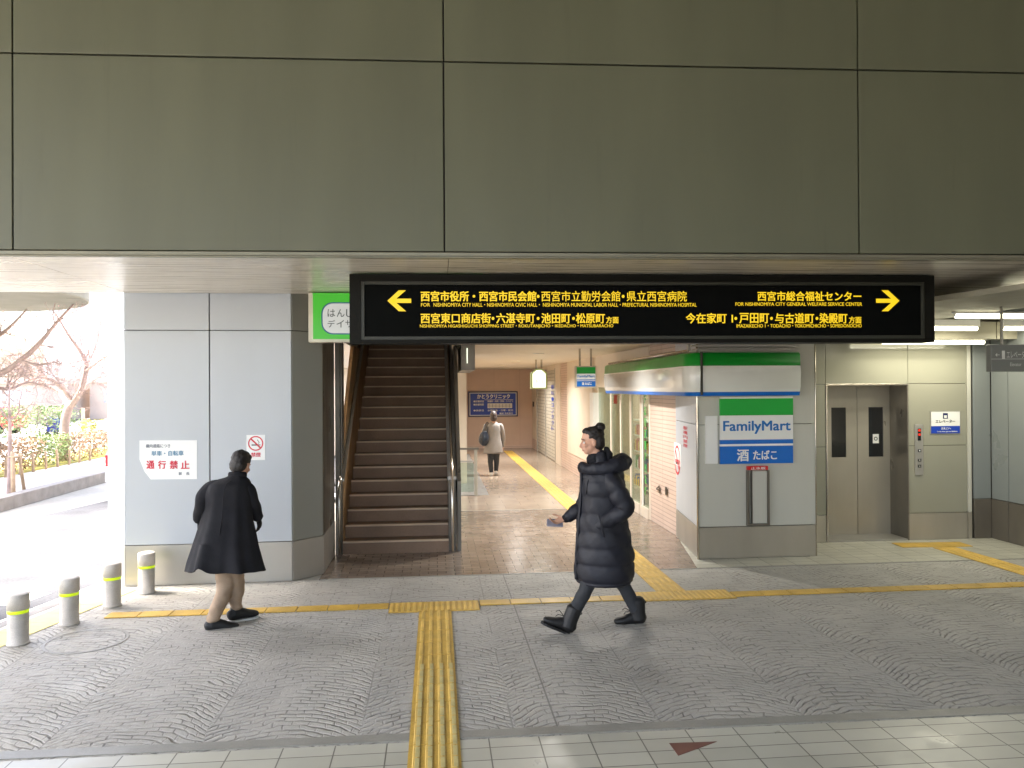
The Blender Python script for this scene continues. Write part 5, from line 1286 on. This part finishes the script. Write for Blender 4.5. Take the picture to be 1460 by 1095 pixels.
# ================================================================ PEOPLE
V = Vector
def hand(bm, wr, d, n, side, curl=.5, s=1.0, grip=0):
    """wr wrist, d pointing direction, n palm normal, side (+1/-1) where the thumb leaves"""
    d = V(d).normalized(); n = V(n); n = (n-d*n.dot(d)).normalized(); w = d.cross(n)*side
    sweep(bm, [wr-d*.015*s, wr+d*.03*s, wr+d*.085*s], [(.026*s, .018*s), (.036*s, .015*s), (.040*s, .013*s)], 12, up=n)
    for k, (o, L) in enumerate(((.031, .068), (.0105, .078), (-.0105, .072), (-.031, .056))):
        b0 = wr+d*.078*s+w*o*s; pts = [b0]; dd_ = (d+w*o*2.2).normalized()
        for q in range(3):
            a = curl*(.5+.45*q)+.05*k; pts.append(pts[-1]+(dd_*math.cos(a)+n*math.sin(a))*L*s*(.42, .32, .26)[q])
        sweep(bm, pts, [.0088*s, .0082*s, .0075*s, .0062*s], 8, up=w)
    t0 = wr+d*.022*s+w*.028*s
    sweep(bm, [t0, t0+(d*.5+w*.75+n*.25).normalized()*.035*s, t0+(d*.8+w*.75+n*.4).normalized()*.062*s, t0+(d*1.0+w*.55+n*.6).normalized()*.085*s], [.012*s, .0105*s, .009*s, .007*s], 8, up=n)
def head(bm, c, rot, s=1.0):
    """head centred at eye level; local +x face, +z up"""
    T = lambda v: V(c)+rot @ (V(v)*s)
    ell(bm, T((-.012, 0, .035)), (.094*s, .074*s, .088*s), rot, 20)
    ell(bm, T((.018, 0, -.04)), (.066*s, .058*s, .070*s), rot, 18)
    ell(bm, T((.045, 0, -.085)), (.030*s, .032*s, .022*s), rot, 12)
    sweep(bm, [T((.072, 0, .012)), T((.092, 0, -.010)), T((.103, 0, -.034)), T((.084, 0, -.044))], [.009*s, .010*s, .013*s, .012*s], 8)
    ell(bm, T((.078, .0, -.062)), (.012*s, .022*s, .006*s), rot, 10); ell(bm, T((.076, .0, -.073)), (.011*s, .018*s, .006*s), rot, 10)
    for y in (-1, 1):
        ell(bm, T((-.008, y*.076, -.012)), (.018*s, .008*s, .030*s), rot, 10); ell(bm, T((.06, y*.038, -.025)), (.022*s, .02*s, .018*s), rot, 10)
        sweep(bm, [T((.083, y*.014, .022)), T((.074, y*.045, .024))], [.007*s, .006*s], 8)
    sweep(bm, [T((-.02, 0, -.07)), T((-.035, 0, -.17))], [.052*s, .056*s], 14)
def eyes(t, c, rot, s=1.0):
    T = lambda v: V(c)+rot @ (V(v)*s)
    for y in (-1, 1):
        b = NB(); ell(b, T((.071, y*.031, .0)), (.011*s,)*3, rot, 10); e = obj('eye', b, M['eye'], t, smooth=True, local=True)
        b = NB(); ell(b, T((.0795, y*.031, .0)), (.0035*s, .0055*s, .0055*s), rot, 8); obj('iris', b, M['iris'], e, smooth=True, local=True)
        b = NB(); sweep(b, [T((.084, y*.014, .026)), T((.082, y*.03, .031)), T((.072, y*.046, .027))], [.0032*s]*3, 6); obj('eyebrow', b, M['hair'], t, smooth=True, local=True)
    b = NB(); sweep(b, [T((.082, -.022, -.067)), T((.0885, 0, -.0675)), T((.082, .022, -.067))], [.0026*s]*3, 6); obj('mouth', b, mat('lips', (150, 84, 78), .5), t, smooth=True, local=True)
def boot(bm, ankle, toe_dir, pitch, L=.27, r=.05, high=0):
    """shoe: ankle point, horizontal toe direction, pitch up in radians"""
    d = V(toe_dir).normalized(); u_ = V((0, 0, 1)); D = d*math.cos(pitch)+u_*math.sin(pitch); U = u_*math.cos(pitch)-d*math.sin(pitch)
    P = lambda a, z: ankle+D*a+U*z
    sweep(bm, [P(-.058, -.05), P(-.02, -.04), P(.05, -.042), P(.11, -.056), P(.165, -.064), P(.2, -.068)], [(.036, .046), (.042, .056), (.043, .052), (.048, .039), (.045, .032), (.032, .022)], 14, up=U, k=2)
    sweep(bm, [P(-.012, -.05), P(-.006, .0), P(-.002, .03+high)], [(r, r*1.12), (r*.92, r), (r*.95, r*1.02)], 14, up=D)
    return P, D, U
def sole(t, P, D, U, m, nm='sole', heel=.012):
    b = NB(); S_ = D.cross(U); out = [(-.092, 0), (-.08, .028), (-.03, .036), (.04, .036), (.11, .045), (.17, .042), (.205, .026), (.222, 0), (.205, -.026), (.17, -.042), (.11, -.045), (.04, -.036), (-.03, -.036), (-.08, -.028)]
    rr_ = []
    for z in (-.112, -.092): rr_.append([b.verts.new(P(a, z)+S_*w) for a, w in out])
    b.faces.new(rr_[0]); b.faces.new(rr_[1])
    for i in range(len(out)): j = (i+1) % len(out); b.faces.new([rr_[0][i], rr_[0][j], rr_[1][j], rr_[1][i]])
    bmesh.ops.recalc_face_normals(b, faces=b.faces); return obj(nm, b, m, t, local=True)
def I3(): return Matrix.Identity(3)

# ---- woman in the long puffer coat, walking left (local +x forward, +y her left, towards the camera)
def walker():
    g = G(856, 895); t = thing('person', 'person in a long navy puffer coat striding left with a phone', 'person', (g.x, g.y, 0), math.pi)
    m_ = g.length and (Vector((g.x, g.y, CH))-Vector((0, 0, CH))).length
    k = 6.72/1100
    def p(px, py, y=0.0): z = (895-py)*k; return V(((856-px)*k, y, z+y*(2.1-z)/6.8))
    hc = p(845, 629); rot = Matrix.Rotation(R(4), 3, 'Y')
    hL, kL, aL = p(858, 772, .09), p(834, 836, .10), p(808, 883, .10)     # front leg, camera side
    hR, kR, aR = p(866, 772, -.09), p(893, 834, -.09), p(914, 876, -.09)
    sL, eL, wL = p(867, 682, .17), p(883, 724, .22), p(850, 749, .165)
    sR, eR, wR = p(855, 682, -.17), p(838, 722, -.20), p(812, 738, -.20)
    b = NB()
    head(b, hc, rot)
    sweep(b, [p(860, 655), p(862, 675), p(860, 715), p(862, 745), p(862, 780)], [(.055, .06), (.10, .16), (.10, .14), (.105, .14), (.10, .15)], 18)
    for s_, e_, w_ in ((sL, eL, wL), (sR, eR, wR)): sweep(b, [s_, e_, w_], [.05, .038, .026], 12)
    for h_, k_, a_ in ((hL, kL, aL), (hR, kR, aR)): sweep(b, [h_, h_.lerp(k_, .5), k_, k_.lerp(a_, .35), a_, a_-V((0, 0, .05))], [.082, .068, .052, .052, .036, .036], 14)
    hand(b, wR+V((.01, 0, 0)), (.9, .1, -.28), (.1, .45, .85), 1, .75)
    hand(b, wL, (.6, -.3, -.5), (0, -1, 0), 1, .5)
    fuse('body', b, M['skin'], t, .0065, 2)
    eyes(t, hc, rot)
    # hair drawn back into a high bun
    b = NB(); T = lambda v: hc+rot @ V(v)
    ell(b, T((-.025, 0, .055)), (.093, .082, .082), rot, 20); ell(b, T((-.055, 0, .0)), (.062, .080, .09), rot, 18); ell(b, T((.03, 0, .095)), (.045, .055, .03), rot, 12)
    ell(b, T((-.085, 0, .12)), (.046, .05, .042), rot, 16); sweep(b, [T((-.06, 0, .09)), T((-.075, 0, .11))], [.04, .035], 12)
    fuse('hair', b, M['hair'], t, .006, 1, disp=lambda c_: .006*noise.noise(V((c_.x*30, c_.y*90, c_.z*40))))
    # jeans
    b = NB()
    for h_, k_, a_ in ((hL, kL, aL), (hR, kR, aR)):
        sweep(b, [h_, h_.lerp(k_, .5), k_, k_.lerp(a_, .5), a_.lerp(k_, .12), a_-(a_-k_)*.02], [.092, .080, .064, .058, .054, .056], 18, k=3, fn=lambda th, L, u_: 1+.03*math.sin(L*70+math.cos(th)*2)*(1 if u_ > .35 else .3))
    sweep(b, [p(862, 742), p(862, 785)], [(.12, .16), (.11, .16)], 18)
    fuse('jeans', b, M['jeans'], t, .009, 1, disp=lambda c_: .008*noise.noise(V((c_.x*8, c_.y*8, c_.z*16))))
    # boots
    for a_, pit, nm in ((aL, .42, 0), (aR, -.0, 1)):
        b = NB(); P_, D_, U_ = boot(b, a_, (1, 0, 0), pit, r=.066, high=.085)
        bt = fuse('boot', b, M['shoe'], t, .006, 2)
        sole(bt, P_, D_, U_, M['sole'])
        b = NB(); S_ = D_.cross(U_)
        for i in range(5): c0_ = P_(.058-.006*i, -.008+.018*i); sweep(b, [c0_-S_*.035, c0_+D_*.012, c0_+S_*.035], [.003]*3, 5)
        c0_ = P_(.062, .02); sweep(b, [c0_, c0_+D_*.05+U_*.03, c0_+D_*.075+U_*.01], [.0035]*3, 5); sweep(b, [c0_, c0_+D_*.04-U_*.015+S_*.03, c0_+D_*.05-U_*.04+S_*.04], [.0035]*3, 5)
        obj('laces', b, M['shoe'], bt, smooth=True, local=True)
        b = NB(); c0_ = P_(-.06, .075); sweep(b, [c0_, c0_-D_*.02+U_*.02, c0_-D_*.005+U_*.035], [.005]*3, 6); obj('pull_tab', b, M['shoe'], bt, smooth=True, local=True)
    # coat body with quilting
    SEG = .145
    def quilt(L, ph=0, amp=.055):
        q = abs(math.sin(math.pi*(L/SEG+ph))); return 1-amp+amp*1.25*(q**.42)
    def qf(th, L, u_):
        return quilt(L, .25)*(1+.018*math.sin(5*th+L*9)+.012*math.sin(11*th+L*31)+.010*noise.noise(V((math.cos(th)*4, math.sin(th)*4, L*16))))
    b = NB()
    prof = [(859, 664, 24, .15), (860, 676, 31, .205), (860, 692, 32, .225), (860, 715, 33, .215), (860, 740, 36, .22), (861, 765, 39, .235), (862, 790, 42, .245), (862, 812, 43, .25), (862, 826, 41.5, .245), (862, 829.5, 37, .22)]
    rings = sweep(b, [p(c_, y_) for c_, y_, _, _ in prof], [(hw*k, ry) for _, _, hw, ry in prof], 72, k=9, cap=True, fn=qf, ck=.08)
    coat = obj('puffer_coat', b, M['puffer'], t, smooth=True, local=True)
    def sleeve(pts, rad, nm='sleeve'):
        b = NB(); sweep(b, pts, rad, 28, k=9, fn=lambda th, L, u_: (1-.10+.13*abs(math.sin(math.pi*(L/.098+.1)))**.45)*(1+.03*math.sin(3*th+L*25)+.02*math.sin(7*th+L*60)))
        return obj(nm, b, M['puffer'], coat, smooth=True, local=True)
    sleeve([sL+V((-.0, -.07, .035)), sL+V((0, -.005, -.02)), sL.lerp(eL, .55)+V((0, .01, 0)), eL+V((-.005, 0, -.01)), eL.lerp(wL, .5)+V((0, .0, -.01)), wL+V((.0, -.01, -.0)), wL+V((.03, -.05, -.01))], [.06, .085, .086, .080, .072, .062, .03])
    sleeve([sR+V((0, .07, .035)), sR+V((0, 0, -.02)), sR.lerp(eR, .5), eR, eR.lerp(wR, .5), wR+V((-.015, 0, .005))], [.06, .08, .082, .075, .062, .045])
    b = NB(); sweep(b, [wR+V((-.02, 0, .005)), wR+V((.01, 0, -.002))], [.040, .037], 20); obj('cuff', b, M['wool'], coat, smooth=True, local=True)
    # pocket welt, front zip flap
    b = NB(); a0_, a1_ = p(846, 735, .245), p(853, 765, .262); sweep(b, [a0_, a1_], [.009, .009], 8); obj('pocket_welt', b, M['puffer'], coat, smooth=True, local=True)
    b = NB(); sweep(b, [p(828.5, 672, .03), p(828, 700, .035), p(824.5, 740, .04), p(820.5, 790, .04), p(820, 824, .04)], [(.022, .012)]*5, 10, k=5, up=V((1, 0, 0))); obj('zip_flap', b, M['puffer'], coat, smooth=True, local=True)
    # hood lying on the shoulders and stand collar
    b = NB()
    sweep(b, [p(831, 664, .0), p(836, 668, .10), p(852, 668, .16), p(872, 664, .165), p(886, 660, .10), p(890, 658, 0), p(886, 660, -.10), p(872, 664, -.165), p(852, 668, -.16), p(836, 668, -.10), p(831, 664, 0)], [(.040, .05), (.044, .052), (.048, .056), (.056, .064), (.07, .07), (.078, .075), (.07, .07), (.056, .064), (.048, .056), (.044, .052), (.040, .05)], 16, k=3, up=V((0, 0, 1)))
    sweep(b, [p(878, 672), p(884, 655)], [(.06, .13), (.05, .10)], 16)
    sweep(b, [p(858, 672), p(857, 655), p(856, 648)], [(.10, .13), (.085, .098), (.078, .088)], 24)
    fuse('hood', b, M['puffer'], coat, .011, 4, disp=lambda c_: .009*noise.noise(c_*17)+.004*noise.noise(c_*40))
    b = NB(); sweep(b, [p(850, 662), p(849, 653), p(850, 648)], [(.07, .08), (.072, .08), (.055, .07)], 24); sweep(b, [p(866, 658), p(869, 646), p(866, 638)], [(.05, .08), (.04, .07), (.02, .05)], 16)
    fuse('collar', b, M['wool'], coat, .009, 3)
    b = NB(); sweep(b, [p(838, 676, .12), p(834, 690, .14), p(832, 704, .14)], [.004]*3, 6); obj('drawstring', b, M['wool'], coat, smooth=True, local=True)
    return t, wR, k
wt, wR_, kk = walker()
# phone held low in the far hand
g = wt.location; pc_ = wR_+V((.098, .012, -.035)); wp = V((g.x-pc_.x, g.y-pc_.y, pc_.z))
t = thing('mobile_phone', 'pale phone held flat in the striding person\'s hand', 'phone', wp)
b = NB(); box(b, (-.073, -.036, -.0045), (.073, .036, .0045), .004); ph = obj('case', b, M['phone'], t, local=True)
b = NB(); box(b, (-.068, -.032, .0046), (.068, .032, .0054)); obj('screen', b, M['phone_edge'], t, local=True)
t.rotation_euler = (R(242), R(4), R(0))

# ---- man in the black coat seen from behind
def man():
    g = G(319, 893); t = thing('person', 'person in a flaring black coat and beige trousers walking away', 'person', (g.x, g.y, 0), 0)
    k = 6.98/1100
    AX = V((math.cos(R(58)), math.sin(R(58)), 0)); LF = V((-AX.y, AX.x, 0))    # facing, left
    CR = V((math.cos(YAW), -math.sin(YAW), 0)); DP = V((math.sin(YAW), math.cos(YAW), 0))
    def p(px, py, d=0.0): z = (893-py)*k; return CR*((px-319)*k)+DP*d+V((0, 0, z-d*(2.1-z)/7))
    rz = math.atan2(AX.y, AX.x)
    rot = Matrix.Rotation(rz+.22, 3, 'Z') @ Matrix.Rotation(R(22), 3, 'Y')
    hc = p(339, 668, .10)
    hL, kL, aL = p(315, 770, .02), p(319, 835, .05), p(309, 885, -.06)
    hR, kR, aR = p(329, 770, .0), p(329, 832, .13), p(328, 869.5, .14)
    sL, eL, wL = p(301, 700, .0), p(291, 722, -.03), p(284, 742, .02)
    sR, eR, wR = p(350, 700, .02), p(357, 722, .06), p(360, 740, .14)
    b = NB(); head(b, hc, rot)
    sweep(b, [p(336, 688, .05), p(328, 700, 0), p(323, 720, 0), p(322, 750, .0), p(322, 780, 0)], [(.05, .05), (.115, .07), (.13, .09), (.13, .10), (.14, .11)], 18, up=DP)
    for s_, e_, w_ in ((sL, eL, wL), (sR, eR, wR)): sweep(b, [p(329, 702, .01), s_-V((0, 0, .02)), e_, w_], [.05, .046, .042, .03], 12)
    for h_, k_, a_ in ((hL, kL, aL), (hR, kR, aR)): sweep(b, [h_, k_, k_.lerp(a_, .4), a_, a_-V((0, 0, .04))], [.085, .056, .054, .036, .036], 14)
    hand(b, wL, (-.05, .1, -1), (1, .2, 0), -1, .35); hand(b, wR, (.1, .35, -.9), (-1, .2, 0), 1, .5)
    fuse('body', b, M['skin'], t, .0065, 2); eyes(t, hc, rot)
    b = NB(); T = lambda v: hc+rot @ V(v)
    ell(b, T((-.024, 0, .05)), (.094, .084, .085), rot, 20); ell(b, T((-.05, 0, -.005)), (.062, .080, .085), rot, 18); ell(b, T((.035, 0, .085)), (.05, .062, .035), rot, 12)
    fuse('hair', b, M['hair'], t, .007, 2, disp=lambda c_: .006*noise.noise(c_*45))
    # gloves
    b = NB()
    hand(b, wL+V((0, 0, .004)), (-.05, .1, -1), (1, .2, 0), -1, .35, 1.12); gl = fuse('glove', b, M['wool'], t, .006, 2)
    b = NB()
    hand(b, wR+V((0, 0, .004)), (.1, .35, -.9), (-1, .2, 0), 1, .5, 1.12); fuse('glove', b, M['wool'], t, .006, 2)
    # trousers: each leg with soft creases
    b = NB()
    for h_, k_, a_ in ((hL, kL, aL), (hR, kR, aR)):
        sweep(b, [h_, h_.lerp(k_, .5), k_, k_.lerp(a_, .5), a_+V((0, 0, .05)), a_+V((0, 0, .022))], [.095, .088, .076, .068, .058, .060], 26, k=5, fn=lambda th, L, u_: 1+.085*math.sin(L*42+math.cos(th)*2.2)*max(0, u_-.2)+.05*math.sin(2*th+L*9))
    fuse('trousers', b, M['chino'], t, .009, 1, disp=lambda c_: .010*noise.noise(V((c_.x*6, c_.y*6, c_.z*13)))+.006*noise.noise(V((c_.x*14, c_.y*14, c_.z*30))))
    for a_, d_, so in ((aL, CR*.9+DP*.42, 'sole_white'), (aR, CR*.75+DP*.66, 'sole_white')):
        b = NB(); P_, D_, U_ = boot(b, a_+V((0, 0, 0)), d_, -.02, r=.046, high=-.01)
        sh_ = fuse('shoe', b, M['shoe'], t, .006, 2); sole(sh_, P_, D_, U_, M['sole_white'] if a_ is aR else M['sole'])
    # coat
    SH = noise
    def qf(th, L, u_):
        g_ = max(0, (u_-.35)/.65)
        return 1+g_*(.075*math.cos(4*th+.6+L*1.2)+.075*math.cos(7*th+1.2-L)+.03*math.cos(13*th))+.02*noise.noise(V((math.cos(th)*2, math.sin(th)*2, L*4)))+.012*noise.noise(V((math.cos(th)*3, math.sin(th)*3, L*9)))
    b = NB()
    prof = [(335.5, 682, 11, .075, .05), (334, 685, 15, .085, .045), (330, 689, 24, .10, .03), (327, 695, 30, .125, .015), (325.5, 708, 32, .14, 0), (325, 730, 33, .15, 0), (324, 755, 38, .175, -.01), (323, 780, 44, .21, -.03), (322.5, 800, 50, .24, -.04), (323, 811, 53, .25, -.05)]
    rings = loft(b, [(p(c_, y_, d_), hw*k, ry) for c_, y_, hw, ry, d_ in prof], CR, DP, 80, 7, qf)
    # tips of the flare hang lower at the sides, the hem lifts in the middle left
    low = rings[-1]
    for v in [v for ring in rings[-16:] for v in ring]:
        u_ = (v.co-p(322, 810)).dot(CR)/(56*k); f_ = max(0, 1-(v.co.z-(893-811)*k)/.45)
        v.co.z += f_*(-.02*abs(u_)**2.2+.06*math.exp(-((u_+.32)/.17)**2)+.0)
    # close the top, turn the hem in
    c_ = b.verts.new(p(335.5, 681.5, .05)); r0_ = rings[0]
    for j in range(80): b.faces.new([r0_[j], r0_[(j+1) % 80], c_])
    me_o = obj('coat', b, M['wool'], t, smooth=True, local=True)
    so_ = me_o.modifiers.new('cloth_thickness', 'SOLIDIFY'); so_.thickness = .012; so_.offset = -1
    def sleeve(pts, rad):
        b = NB(); sweep(b, pts, rad, 24, k=6, fn=lambda th, L, u_: 1+.08*math.sin(L*36+2*math.cos(th))*min(1, u_*2)+.02*math.sin(3*th+L*14)); return obj('sleeve', b, M['wool'], me_o, smooth=True, local=True)
    sleeve([sL+CR*.07+V((0, 0, .03)), sL+V((0, 0, -.005)), sL.lerp(eL, .5)-CR*.01, eL, eL.lerp(wL, .6), wL+V((0, 0, -.01))], [.05, .066, .068, .062, .056, .053])
    sleeve([sR-CR*.07+V((0, 0, .03)), sR+V((0, 0, -.005)), sR.lerp(eR, .5)+CR*.01, eR, eR.lerp(wR, .6), wR+V((0, 0, -.01))], [.05, .064, .066, .060, .055, .050])
    # seams and collar
    b = NB(); sweep(b, [p(334, 690, -.06+.0), p(330, 700, -.153), p(327, 740, -.165), p(325, 766, -.195)], [.0035]*4, 6, k=4); obj('back_seam', b, M['wool'], me_o, smooth=True, local=True)
    b = NB(); n_ = 20
    pts = [p(336, 682, .055)+(CR*math.cos(a)*.066+DP*math.sin(a)*.062)+V((0, 0, -.010*math.sin(a))) for a in [2*math.pi*i/n_ for i in range(n_+1)]]
    sweep(b, pts, [(.016, .030)]*(n_+1), 10, up=V((0, 0, 1)), cap=False); obj('collar', b, M['wool'], me_o, smooth=True, local=True)
    return t
man()

# ---- woman in grey seen from behind, far down the passage
def far_woman():
    g = G(704, 678); t = thing('person', 'person in a grey coat with a shoulder bag walking down the passage', 'person', (g.x, g.y, 0), 0)
    k = 18.55/1100
    def p(px, py, d=0.0): return V(((px-704)*k, d, (678-py)*k))
    rot = Matrix.Rotation(R(90), 3, 'Z'); hc = p(704, 594)
    b = NB(); head(b, hc, rot, .98)
    sweep(b, [p(704, 602), p(704, 610), p(703, 625), p(704, 642)], [(.06, .06), (.16, .10), (.12, .10), (.15, .12)], 16, up=V((0, 1, 0)))
    L = ((p(700, 642), p(699.5, 660, .03), p(700.5, 674, .0)), (p(708, 642), p(708.5, 660, .08), p(708, 673, .14)))
    for h_, k_, a_ in L: sweep(b, [h_, k_, a_], [.08, .052, .034], 12)
    A = ((p(692.5, 608), p(690, 622, .05), p(691, 632, .12), -1), (p(715, 608), p(718, 624, .02), p(717.5, 638, .08), 1))
    for s_, e_, w_, q in A: sweep(b, [s_, e_, w_], [.045, .036, .024], 10); hand(b, w_, (0, .2, -1), (-q, 0, 0), q, .4)
    fuse('body', b, M['skin'], t, .009, 2); eyes(t, hc, rot, .98)
    b = NB(); ell(b, hc+V((0, -.02, .04)), (.086, .10, .10), None, 18); ell(b, hc+V((0, -.045, -.03)), (.085, .07, .10), None, 18); fuse('hair', b, M['hair_grey'], t, .010, 2, disp=lambda c_: .006*noise.noise(c_*40))
    b = NB()
    for h_, k_, a_ in L: sweep(b, [h_, k_, a_+V((0, 0, .02))], [.088, .064, .050], 14)
    fuse('trousers', b, M['jeans'], t, .010, 2)
    for (h_, k_, a_), s_ in zip(L, (-1, 1)):
        b = NB(); P_, D_, U_ = boot(b, a_-V((0, 0, 0)), (0.05*s_, 1, 0), -.05 if s_ < 0 else -.35, r=.04, high=-.01); fuse('shoe', b, M['sole_white'], t, .008, 2)
    b = NB()
    def qf(th, L_, u_): return 1+.03*u_*math.cos(5*th)
    sweep(b, [p(704, 601), p(704, 604.5), p(704, 609), p(704, 622), p(704, 634), p(704, 646)], [(.06, .06), (.13, .10), (.175, .12), (.175, .13), (.21, .15), (.235, .17)], 36, k=4, up=V((0, 1, 0)), fn=qf, ck=.08); coat = obj('coat', b, M['grey_wool'], t, smooth=True, local=True)
    for s_, e_, w_, q in A:
        b = NB(); sweep(b, [s_+V((-q*.05, 0, .02)), s_, e_, w_+V((0, 0, .02))], [.045, .056, .05, .042], 16, k=3); obj('sleeve', b, M['grey_wool'], coat, smooth=True, local=True)
    b = NB(); box(b, (-.01, -.145, .95), (.01, -.138, 1.2)); b.free()
    w0 = V((g.x, g.y, 0))
    bg_ = thing('shoulder_bag', 'dark leather bag hanging from the far person\'s left shoulder', 'bag', w0+p(690.5, 634, -.10))
    o_ = p(690.5, 634, -.10)
    def q_(px, py, d=0.0): return p(px, py, d-.10)-o_
    b = NB(); sweep(b, [q_(690.5, 633.5), q_(690, 629), q_(690.5, 621), q_(691.5, 615)], [(.07, .05), (.125, .085), (.115, .07), (.06, .03)], 20, k=4, up=V((0, 1, 0))); obj('pouch', b, M['bag'], bg_, smooth=True, local=True)
    b = NB(); sweep(b, [q_(688.5, 618, -.02), q_(690, 610, .0), q_(694, 602.5, .08), q_(696.5, 603.5, .14), q_(695.5, 611, .0), q_(693.5, 618)], [.010]*6, 8, k=4); obj('strap', b, M['bag'], bg_, smooth=True, local=True)
far_woman()
# unseen walls added behind the viewer and at the right to block daylight
b = NB(); box(b, (3.0, -9.2, 0), (15, -9, 6.2)); obj('light_block_wall', b, M['panel_warm'], label='unseen light-blocking wall added behind the viewer', cat='wall', origin=(9, -9, 0))
b = NB(); box(b, (15, -9, 0), (15.2, 9, 6.2)); obj('light_block_wall', b, M['panel_warm'], label='unseen light-blocking wall added far to the right of the lift lobby', cat='wall', origin=(15, 0, 0))
#@@P3
w = bpy.data.worlds.new('World'); scene.world = w; w.use_nodes = True
nt = w.node_tree; bg = nt.nodes['Background']; sk = nt.nodes.new('ShaderNodeTexSky'); sk.sky_type = 'NISHITA'; sk.sun_disc = False
sk.sun_elevation = R(60); sk.sun_rotation = R(-88); sk.air_density = 1; sk.dust_density = 6; sk.ozone_density = 1
nt.links.new(sk.outputs[0], bg.inputs[0]); bg.inputs[1].default_value = .15
sl = bpy.data.lights.new('sun', 'SUN'); sl.energy = 1.1; sl.angle = R(14); sl.color = (1, .97, .92)
so = bpy.data.objects.new('sun', sl); COL.objects.link(so)
dv = Vector((math.cos(R(60))*math.sin(R(-88)), math.cos(R(60))*math.cos(R(-88)), math.sin(R(60))))
so.rotation_euler = dv.to_track_quat('Z', 'Y').to_euler(); so.location = dv*50
scene.view_settings.view_transform = 'Standard'; scene.view_settings.look = 'None'; scene.view_settings.exposure = EXPO
scene.view_settings.gamma = 1
scene.render.engine = 'CYCLES'
cy = scene.cycles; cy.use_denoising = True; cy.max_bounces = 10; cy.diffuse_bounces = 6; cy.glossy_bounces = 4; cy.transparent_max_bounces = 8; cy.sample_clamp_indirect = 6; cy.caustics_reflective = False; cy.caustics_refractive = False
